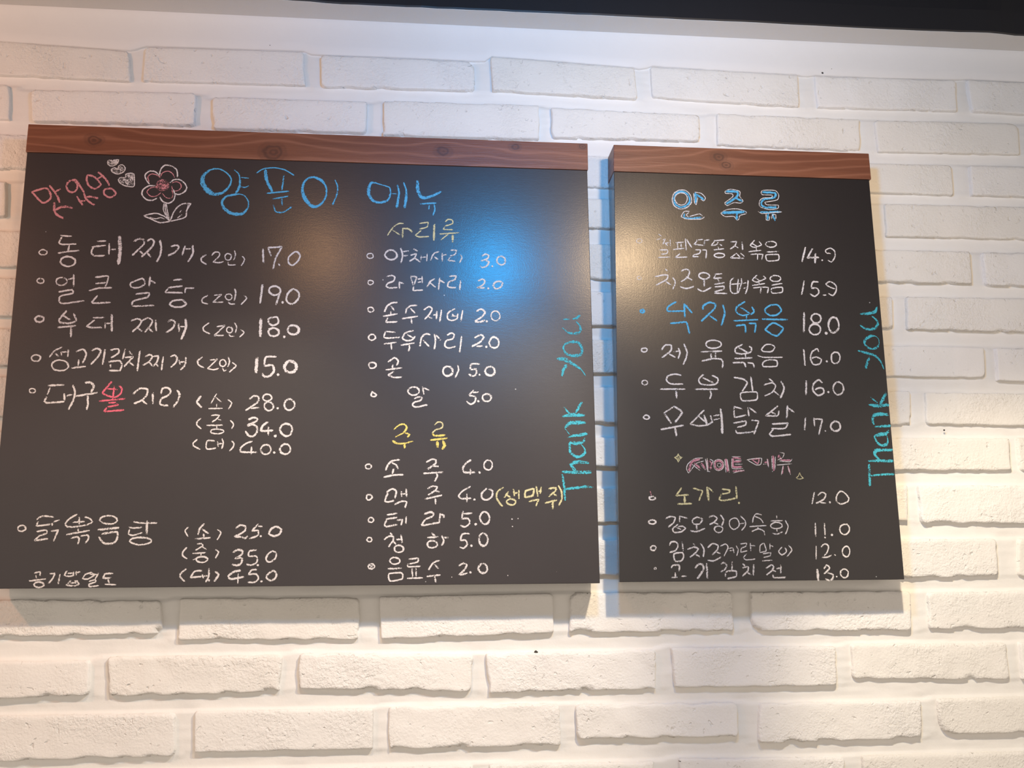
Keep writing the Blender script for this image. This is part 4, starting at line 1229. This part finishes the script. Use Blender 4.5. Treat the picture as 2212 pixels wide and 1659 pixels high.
('R', 'food6', 'w'): '''s 4316 1844 21 4299 1709 21
s 4411 1840 21 4414 1747 21
s 4410 1830 21 4504 1822 21 4479 1738 21 4454 1655 21
p 4531 1697 14
o 4703 1732 23 4676 1703 25 4641 1697 22 4610 1712 25 4595 1745 25 4611 1782 26 4643 1803 25 4679 1798 25 4701 1770 23
o 2577 1828 18 2564 1815 16 2542 1813 19 2524 1820 17 2514 1833 20 2524 1847 16 2541 1856 21 2561 1853 18 2574 1843 19
s 2741 1880 19 2860 1959 19
s 2860 1954 26 2940 1891 26 2857 1776 26
s 2746 1875 26 2815 1771 26
s 2855 1726 26 2869 1626 26
s 2702 1702 23 2952 1749 23
s 3187 1920 21 3027 1763 21 3109 1745 21 3211 1755 21 3278 1792 21
s 3123 1851 21 3194 1783 21
s 3254 1856 21 3269 1792 21
s 3290 1852 21 3352 1866 21
s 3288 1811 21 3354 1825 21
s 3184 1861 28 3211 1755 28
s 3369 1936 23 3377 1821 31 3374 1665 35
s 3520 1960 20 3612 1933 20
s 3519 1951 20 3523 1840 20 3655 1869 20
s 3674 1952 20 3682 1855 20
s 3692 1948 20 3769 1888 20
s 3505 1776 20 3642 1800 20 3639 1758 20 3545 1730 20
s 3524 1698 20 3541 1666 20 3729 1685 20
s 3708 1809 20 3787 1801 20 3727 1658 20
s 4013 1969 21 3870 1861 21 4002 1862 21 4024 1918 21
s 3920 1908 21 3984 1876 21
s 4130 1947 21 4193 1901 21
s 3935 1769 21 4114 1780 21 4078 1724 21 3927 1719 21
s 3945 1710 21 3900 1659 21 3931 1636 21 4139 1656 21
s 4122 1974 24 4104 1831 24''',
('R', 'stars', 'y'): '''o 2879 1440 12 2896 1409 12 2923 1404 12 2895 1382 12 2875 1350 12 2863 1382 12 2836 1399 12 2864 1413 12
f 2879 1427 0 2896 1407 0 2910 1401 0 2890 1383 0 2876 1364 0 2865 1383 0 2845 1399 0 2866 1410 0
o 4210 1240 10 4225 1200 10 4248 1182 10 4205 1170 10 4164 1182 10 4193 1204 10''',
('R', 'sidefill', 'K'): '''s 3110 1382 31 3027 1355 31 2985 1256 31
s 3053 1337 24 3115 1283 24
s 3127 1346 24 3169 1274 24
s 3193 1374 24 3197 1266 24
s 3220 1365 24 3241 1338 24 3220 1275 24
o 3358 1307 25 3340 1282 25 3311 1274 23 3285 1288 20 3277 1318 19 3283 1350 23 3311 1367 25 3341 1361 23 3359 1338 19
s 3401 1383 31 3416 1248 31
s 3480 1400 24 3563 1393 24
s 3487 1356 24 3570 1361 24
s 3480 1393 24 3475 1302 24 3576 1302 24
s 3472 1255 24 3592 1260 24
o 3683 1384 17 3767 1389 17 3750 1335 17
s 3820 1348 21 3862 1353 21
s 3860 1389 21 3864 1303 21
s 4001 1412 21 4018 1376 21 4121 1376 21
s 3993 1431 21 3977 1394 21
s 4032 1313 21 4013 1231 21
s 4084 1313 21 4102 1231 21
s 3927 1421 26 3922 1258 26''',
('R', 'sideline', 'w'): '''s 3148 1396 10 3055 1387 10 2979 1328 10 2963 1274 10 2984 1234 10 3033 1292 10 3072 1337 10 3155 1364 10
s 3025 1328 10 3114 1256 10
s 3117 1328 10 3169 1265 10
s 3175 1392 10 3191 1248 10
s 3194 1392 10 3196 1257 10 3219 1248 10
s 3221 1383 10 3257 1365 10 3246 1338 10
o 3371 1303 9 3347 1271 9 3308 1259 8 3273 1278 7 3263 1317 7 3271 1359 8 3308 1382 9 3349 1374 8 3373 1343 7
o 3343 1313 7 3333 1303 8 3320 1298 8 3308 1305 7 3302 1319 8 3308 1333 8 3320 1340 7 3333 1338 8 3342 1328 8
s 3387 1383 8 3393 1239 8
s 3414 1383 8 3430 1239 8
s 3370 1329 8 3370 1320 8
s 3467 1411 8 3569 1411 8
s 3466 1393 8 3464 1284 8 3585 1284 8
s 3497 1370 8 3571 1375 8
s 3495 1329 8 3578 1330 8
s 3471 1235 8 3593 1266 8
s 3627 1375 10 3721 1393 10 3795 1394 10 3782 1330 10 3735 1321 10 3645 1370 10
s 3810 1330 10 3857 1335 10
s 3856 1398 10 3868 1294 10
s 3909 1421 10 3907 1249 10
s 3950 1412 10 3937 1276 10
s 4004 1458 10 4050 1449 10 4029 1403 10 3971 1376 10
s 3989 1367 10 4110 1358 10 4135 1386 10
s 3958 1321 10 4132 1336 10
s 4028 1313 10 4002 1213 10
s 4079 1313 10 4105 1218 10''',
('R', 'snack1', 'y'): '''s 2900 1077 21 2837 993 21 2974 1002 21
s 2928 993 30 2929 918 30
s 2847 904 23 3011 909 23
s 3018 1073 20 3126 1042 20 3111 1006 20 3085 940 20
s 3196 1077 20 3240 1033 20
s 3178 1082 30 3189 935 30
s 3338 1064 21 3424 1051 21 3414 1024 21 3335 1011 21
s 3330 1006 21 3304 953 21 3345 939 21 3484 966 21
s 3495 1091 24 3497 961 24
p 3518 915 23''',
('R', 'snack1n', 'w'): '''o 2612 961 20 2595 952 18 2573 948 17 2551 954 21 2545 966 18 2550 978 20 2571 983 22 2595 983 20 2609 973 17
s 4359 1028 19 4324 903 19
s 4397 996 19 4445 1028 19 4484 1007 19 4462 956 19 4369 910 19
s 4407 921 19 4477 910 19
p 4525 922 22
o 4652 1039 19 4699 1021 19 4740 963 19 4722 927 19 4645 902 19 4599 935 19 4611 1000 19''',
('R', 'snack1n2', 'K'): '''s 2558 1046 14 2570 993 14''',
('R', 'snack2', 'w'): '''s 4346 699 18 4340 557 18
s 4447 699 18 4445 571 18
p 4443 546 17
p 4521 573 24
o 4716 614 20 4692 585 20 4656 575 18 4625 593 17 4612 628 19 4625 666 20 4659 684 18 4698 683 20 4721 653 18
o 2605 709 22 2588 697 21 2562 695 17 2540 701 21 2529 715 21 2540 729 17 2561 737 16 2586 736 18 2604 725 19
s 2713 750 18 2766 773 18 2819 761 18 2796 706 18 2737 663 18
s 2864 777 18 2865 714 18
s 2872 773 18 2953 753 18
s 2844 690 18 2785 643 18 2800 607 18 2881 615 18 2924 650 18 2892 670 18 2843 666 18
s 2826 659 18 2874 635 18
o 3000 729 19 3051 765 19 3111 745 19 3081 697 19 3015 693 19
s 3043 689 19 3045 634 19
s 2975 622 19 3044 614 19 3131 646 19
s 3182 764 19 3232 780 19 3271 752 19 3237 713 19 3186 689 19
s 3236 705 19 3284 689 19
s 3310 788 19 3340 736 19 3316 673 19
o 3323 627 17 3305 607 18 3273 603 17 3246 615 15 3235 636 19 3243 658 18 3272 670 15 3303 667 16 3326 651 15
o 3507 678 16 3480 648 14 3442 635 16 3412 658 13 3400 693 13 3410 732 14 3444 752 13 3483 751 15 3504 718 13
s 3515 696 15 3573 700 15
s 3527 775 15 3574 727 15 3576 680 15 3531 624 15
s 3759 787 15 3702 799 15 3667 759 15 3655 703 15
s 3684 771 15 3748 743 15 3771 703 15
s 3620 664 15 3806 675 15
s 3711 663 15 3709 632 15
s 3642 612 15 3717 640 15 3774 615 15 3780 576 15
s 3921 782 16 3927 750 16
s 3851 723 16 3984 726 16
s 3916 639 16 3918 607 16
s 3859 595 16 3912 583 16 3976 607 16
s 4017 726 16 4042 662 16 4007 579 16
o 3976 664 16 3947 646 15 3904 641 16 3864 651 16 3850 673 18 3868 694 18 3902 708 18 3945 705 15 3973 687 17''',
('R', 'snack3', 'w'): '''s 4338 455 15 4328 318 15
s 4391 444 18 4434 479 18 4473 457 18 4457 394 18 4394 331 18
s 4398 335 18 4461 341 18 4499 359 18
s 4533 365 17 4547 355 17
o 4703 380 14 4684 347 18 4654 343 19 4631 360 18 4623 394 16 4634 429 15 4659 449 17 4688 449 19 4705 418 15
o 2595 437 17 2584 423 19 2564 420 21 2546 428 21 2540 443 18 2546 458 21 2563 468 17 2584 466 20 2597 453 19
s 2742 470 19 2763 506 19 2820 505 19 2834 462 19 2800 415 19 2739 400 19
s 2881 505 19 2889 415 19
o 2790 384 19 2880 395 19 2890 352 19 2860 310 19 2795 310 19
s 2994 493 19 3017 469 19
s 2938 430 19 3004 453 19 3052 437 19 3026 398 19 2959 348 19
s 3009 383 19 3064 351 19
s 3079 488 19 3112 429 19 3101 351 19
s 3154 445 19 3209 488 19 3265 468 19 3254 421 19 3195 370 19
s 3237 405 19 3285 381 19
s 3147 316 19 3208 307 19 3291 346 19
s 3293 460 14 3347 483 14 3374 451 14 3324 354 14
s 3378 436 14 3419 443 14
s 3384 412 14 3426 416 14
s 3427 443 14 3436 388 14
s 3461 467 14 3483 419 14 3463 361 14
s 3511 482 14 3577 490 14 3567 458 14 3517 435 14 3510 396 14 3581 411 14
s 3618 490 14 3618 411 14
s 3625 466 14 3670 462 14
s 3571 380 14 3536 340 14 3559 317 14 3662 324 14
o 3724 465 14 3766 489 14 3786 410 14 3719 394 14
s 3832 488 14 3828 425 14
s 3839 465 14 3863 453 14
s 3743 378 14 3834 390 14 3828 358 14 3749 339 14
s 3738 304 14 3846 311 14
s 3961 448 16 3921 401 16 3956 365 16 4008 401 16 3994 440 16
s 4037 464 16 4067 416 16 4008 345 16''',
('R', 'snack4', 'w'): '''s 4333 212 31 4336 94 31
s 4408 219 21 4440 257 21 4471 225 21 4403 163 21
s 4441 177 21 4499 155 21 4496 113 21 4457 96 21 4414 111 21
p 4541 134 17
o 4667 155 19 4649 128 20 4619 123 19 4595 139 16 4585 166 21 4594 196 20 4621 212 16 4650 208 18 4671 186 16
o 2593 231 11 2588 226 11 2580 225 11 2573 227 11 2571 234 12 2573 240 11 2580 243 9 2587 243 11 2592 238 11
s 2752 237 20 2769 264 20 2834 267 20 2841 244 20 2835 205 20
s 2794 190 20 2792 143 20
s 2752 140 20 2812 143 20
s 2853 151 20 2913 154 20
s 3010 235 25 3044 273 25 3085 273 25 3099 226 25 3029 126 25
s 3134 281 25 3134 125 25
s 3287 272 20 3321 291 20 3348 264 20 3334 225 20 3279 194 20
s 3411 302 20 3402 209 20
s 3331 182 20 3357 201 20 3446 200 20 3443 146 20 3345 123 20
s 3331 182 20 3330 147 20
s 3524 274 19 3547 254 19
s 3513 231 19 3579 246 19 3577 207 19 3513 149 19
s 3560 192 19 3607 160 19
s 3642 269 19 3631 156 19
s 3775 229 19 3834 260 19 3858 244 19 3839 205 19 3775 159 19
s 3831 213 19 3875 193 19
s 3889 224 19 3931 228 19
s 3937 263 19 3932 177 19
s 3844 158 19 3851 131 19 3982 130 19''',
}

# ---------------------------------------------------------------- boards
def box_part(name, fr, bk, mat, parent, y0, y1, bev=.0006, label=None):
    """box between a front outline (4 points, clockwise from top left, x z) and a back outline; tiny bevel"""
    bm = bmesh.new(); og = PW[parent.name]
    F = [bm.verts.new(Vector((x, y0, z)) - og) for x, z in fr]; B = [bm.verts.new(Vector((x, y1, z)) - og) for x, z in bk]
    bm.faces.new(list(reversed(F))); bm.faces.new(B)
    for i in range(4):
        j = (i + 1) % 4; bm.faces.new((F[i], F[j], B[j], B[i]))
    bmesh.ops.recalc_face_normals(bm, faces=bm.faces)
    bmesh.ops.bevel(bm, geom=list(bm.edges), offset=bev, segments=2, affect='EDGES', profile=.6)
    me = bpy.data.meshes.new(name); bm.to_mesh(me); bm.free(); me.materials.append(mat)
    o = bpy.data.objects.new(name, me); C.objects.link(o); o.parent = parent; PW[o.name] = og
    if label: o['label'] = label
    return o

def catmull(pts, closed):
    n = len(pts)
    if n < 3 and not closed:
        a, b = pts[0], pts[-1]; L = math.hypot(a[0] - b[0], a[1] - b[1]); m = max(2, int(L / 25))
        return [tuple(a[k] * (1 - i / m) + b[k] * i / m for k in range(3)) for i in range(m + 1)]
    out = []
    rngi = range(n) if closed else range(n - 1)
    for i in rngi:
        p1 = pts[i]; p2 = pts[(i + 1) % n]
        p0 = pts[i - 1] if (closed or i > 0) else p1
        p3 = pts[(i + 2) % n] if (closed or i + 2 < n) else p2
        # keep corners crisp: weaken the tangent where the stroke turns sharply
        def sharp(a, b, c):
            ux, uy, vx, vy = b[0] - a[0], b[1] - a[1], c[0] - b[0], c[1] - b[1]
            l = math.hypot(ux, uy) * math.hypot(vx, vy)
            return 1.0 if l == 0 else max(0, min(1, ((ux * vx + uy * vy) / l + .55) / .9))
        s1 = .5 * sharp(p0, p1, p2); s2 = .5 * sharp(p1, p2, p3)
        L = math.hypot(p1[0] - p2[0], p1[1] - p2[1]); m = max(2, int(L / 16))
        lim = L * .8
        def tang(a, b, s):
            tx, ty = (b[0] - a[0]) * s, (b[1] - a[1]) * s; q = math.hypot(tx, ty)
            if q > lim and q > 0: tx *= lim / q; ty *= lim / q
            return tx, ty
        t1 = tang(p0, p2, s1); t2 = tang(p1, p3, s2)
        for k in range(m):
            t = k / m; h1 = 2*t**3 - 3*t*t + 1; h2 = -2*t**3 + 3*t*t; h3 = t**3 - 2*t*t + t; h4 = t**3 - t*t
            out.append((h1*p1[0] + h2*p2[0] + h3*t1[0] + h4*t2[0], h1*p1[1] + h2*p2[1] + h3*t1[1] + h4*t2[1], p1[2]*(1-t) + p2[2]*t))
    if not closed: out.append(tuple(pts[-1]))
    return out

def clusters(text):
    """strokes that stand together form one piece of writing"""
    ls = text.strip().split('\n'); bb = []
    for ln in ls:
        a = list(map(float, ln.split()[1:])); xs, zs = a[0::3], a[1::3]; bb.append([min(xs), max(xs), min(zs), max(zs), [ln]])
    merged = True
    while merged:
        merged = False
        for i in range(len(bb)):
            for j in range(i + 1, len(bb)):
                p, q = bb[i], bb[j]
                g = math.hypot(max(0, p[0] - q[1], q[0] - p[1]), max(0, p[2] - q[3], q[2] - p[3]))
                if g < 150:
                    bb[i] = [min(p[0], q[0]), max(p[1], q[1]), min(p[2], q[2]), max(p[3], q[3]), p[4] + q[4]]; del bb[j]; merged = True; break
            if merged: break
    return ['\n'.join(b[4]) for b in bb]

def chalk_mesh(text, seed, thin=1.0):
    rg = random.Random(seed); verts = []; faces = []; cov = []; lay = 0
    yb = BOARD_D - WALL_D - .00022
    for ln in text.strip().split('\n'):
        t = ln.split(); kind = t[0]; a = list(map(float, t[1:])); lay += 1
        y = yb - (lay % 40) * .000006
        pts = [(a[i], a[i + 1], a[i + 2]) for i in range(0, len(a), 3)]
        if kind == 'f':
            cx = sum(p[0] for p in pts) / len(pts); cz = sum(p[1] for p in pts) / len(pts); k = len(verts)
            verts.append((cx * 1e-4, y, CAM_Z + cz * 1e-4)); cov.append(.42)
            for p in pts: verts.append((p[0] * 1e-4, y, CAM_Z + p[1] * 1e-4)); cov.append(.30)
            n = len(pts); faces += [(k, k + 1 + i, k + 1 + (i + 1) % n) for i in range(n)]
            continue
        if kind == 'p':            # a dot pressed with the chalk end
            px, pz, w = pts[0]; k = len(verts); n = 8; verts.append((px * 1e-4, y, CAM_Z + pz * 1e-4)); cov.append(1)
            for R, cv in ((.42, 1), (.62, 0)):
                for i in range(n):
                    q = w * R * rg.uniform(.85, 1.1); verts.append(((px + math.cos(i * .785) * q) * 1e-4, y, CAM_Z + (pz + math.sin(i * .785) * q) * 1e-4)); cov.append(cv)
            for i in range(n):
                j = (i + 1) % n; faces += [(k, k + 1 + i, k + 1 + j), (k + 1 + i, k + 1 + n + i, k + 1 + n + j, k + 1 + j)]
            continue
        closed = kind == 'o'
        c = catmull(pts, closed); n = len(c)
        if n < 2: continue
        base = len(verts); ph = rg.uniform(0, 99)
        for i, p in enumerate(c):
            q0 = c[i - 1] if (i > 0 or closed) else c[i]; q1 = c[(i + 1) % n] if (i < n - 1 or closed) else c[i]
            dx, dz = q1[0] - q0[0], q1[1] - q0[1]; l = math.hypot(dx, dz) or 1; nx, nz = -dz / l, dx / l
            w = p[2] * .5 * thin * (1 + .18 * noise.noise(Vector((p[0] * .02 + ph, p[1] * .02, 0))))
            endf = 1.0
            if not closed and i in (0, n - 1): w *= .72; endf = .62
            press = .80 + .25 * noise.noise(Vector((ph, p[0] * .008, p[1] * .008)))
            for s, cv in ((-1.12, 0), (-.62, 1), (.62, 1), (1.12, 0)):
                verts.append(((p[0] + nx * w * s) * 1e-4, y, CAM_Z + (p[1] + nz * w * s) * 1e-4)); cov.append(cv * press * endf)
        m = n if closed else n - 1
        for i in range(m):
            a0 = base + i * 4; b0 = base + ((i + 1) % n) * 4
            for s in range(3): faces.append((a0 + s, a0 + s + 1, b0 + s + 1, b0 + s))
        if not closed:       # worn round ends
            for i, sg in ((0, -1), (n - 1, 1)):
                p = c[i]; q = c[1] if i == 0 else c[-2]
                dx, dz = p[0] - q[0], p[1] - q[1]; l = math.hypot(dx, dz) or 1; w = p[2] * .5 * .45
                k = len(verts); b = base + i * 4; ex, ez = dx / l * w, dz / l * w
                for s in range(4):
                    v = verts[b + s]; f = (.55, 1, 1, .55)[s]; verts.append((v[0] + ex * f * 1e-4, y, v[2] + ez * f * 1e-4)); cov.append(0)
                for s in range(3): faces.append((b + s, b + s + 1, k + s + 1, k + s))
    return verts, faces, cov

CHALKS = {'w': mat_chalk('white_chalk', (.66, .62, .61)), 'P': mat_chalk('pink_chalk', (.58, .25, .27)),
          'B': mat_chalk('blue_chalk', (.10, .40, .66)), 'T': mat_chalk('turquoise_chalk', (.07, .42, .52), 1.35),
          'Y': mat_chalk('yellow_chalk', (.70, .58, .17)), 'y': mat_chalk('pale_yellow_chalk', (.62, .57, .33)),
          'R': mat_chalk('red_chalk', (.66, .14, .20)), 'K': mat_chalk('rose_chalk', (.52, .24, .30))}
COLNAME = {'w': 'white', 'P': 'pink', 'B': 'blue', 'T': 'turquoise', 'Y': 'yellow', 'y': 'pale yellow', 'R': 'red', 'K': 'rose'}
WHAT = {'greet': 'slanted pink chalk greeting at top left corner', 'hearts': 'three small shaded hearts in white chalk',
        'flower': 'white chalk flower outline with two leaves', 'flowercore': 'pink chalk heart of the flower',
        'titleline': 'white chalk outline around the blue heading', 'stars': 'two small pale yellow chalk stars',
        'sidefill': 'rose chalk fill of the side menu heading', 'sideline': 'white chalk outline of the side menu heading',
        'thanks': 'turquoise chalk words Thank you written sideways', 'red': 'one red chalk syllable',
        'title': 'blue chalk heading', 'food3blue': 'blue chalk dish name', 'draft': 'pale yellow chalk note in brackets'}

def board(side, label, rail_px, panel_px, back_left_px, knots, vertical, flow):
    D = BOARD_D
    P = lambda x, y, d=D: at(x, y, d)
    r = [P(*c) for c in rail_px]; p = [P(*c) for c in panel_px]
    cx = (p[3].x + p[2].x) / 2; zb = (p[3].z + p[2].z) / 2
    root = empty('menu_board', (cx, 0, zb)); PW[root.name] = Vector((cx, 0, zb))
    root['label'] = label; root['category'] = 'chalkboard'; root['group'] = 'chalkboard menus on the brick wall'
    yf = D - WALL_D; yb = -.0022
    zt = (r[0].z + r[1].z) / 2; zr = (r[2].z + r[3].z) / 2; zb = (p[2].z + p[3].z) / 2
    fr = [(p[0].x, zr), (p[1].x, zr), (p[2].x, zb), (p[3].x, zb)]
    bk = list(fr)
    if back_left_px:
        a = at(*back_left_px[0], WALL_D + yb); b = at(*back_left_px[1], WALL_D + yb)
        bk[0] = (a.x, zr); bk[3] = (b.x, zb)
    panel = box_part('chalkboard_panel', fr, bk, mat_board('chalkboard_paint_' + side, vertical), root, yf, yb)
    fr2 = [(r[0].x, zt), (r[1].x, zt), (r[2].x, zr), (r[3].x, zr)]
    bk2 = [(bk[0][0] if back_left_px else r[0].x, zt), (r[1].x, zt), (r[2].x, zr), (bk[0][0] - .0008 if back_left_px else r[3].x, zr)]
    kk = [((P(x, y).x - root.location.x), (P(x, y).z - root.location.z), s) for x, y, s in knots]
    box_part('wooden_rail', fr2, bk2, mat_wood('stained_pine_' + side, kk, flow), root, yf - .0014, yb, .0008, 'reddish brown stained pine rail with knots along the top')
    seed = 0
    for (s, key, col), text in CHALK.items():
        if s != side: continue
        seed += 1
        lb = WHAT.get(key)
        if lb is None and col != 'w': lb = COLNAME[col] + ' chalk writing'
        for part in clusters(text):
            v, f, c = chalk_mesh(part, seed, .93)
            o = put('chalk_lettering' if key not in ('hearts', 'flower', 'flowercore', 'stars') else 'chalk_drawing', v, f, CHALKS[col], panel, origin=PW[panel.name], attr=c)
            if lb: o['label'] = lb
    return root

board('L', 'wide black chalkboard menu with wooden top rail, chalk flower and hearts at its corner',
      [(62, 269), (1269, 311), (1270, 367), (56, 330)], [(58, 333), (1268.5, 367), (1296, 1258), (-29, 1274)], None,
      [(205, 303, .007), (590, 330, .0105), (958, 328, .0075), (1113, 319, .005), (1258, 318, .004)], False, .012)
board('R', 'narrow black chalkboard menu with wooden top rail, right of the wide one',
      [(1325, 311), (1876, 335), (1881, 388), (1325, 371)], [(1326, 372), (1877.5, 388), (1954, 1254), (1338, 1255)], [(1314, 370), (1336, 1256)],
      [(1552, 340, .007), (1568, 358, .006)], True, -.06)
print('bricks', nb)
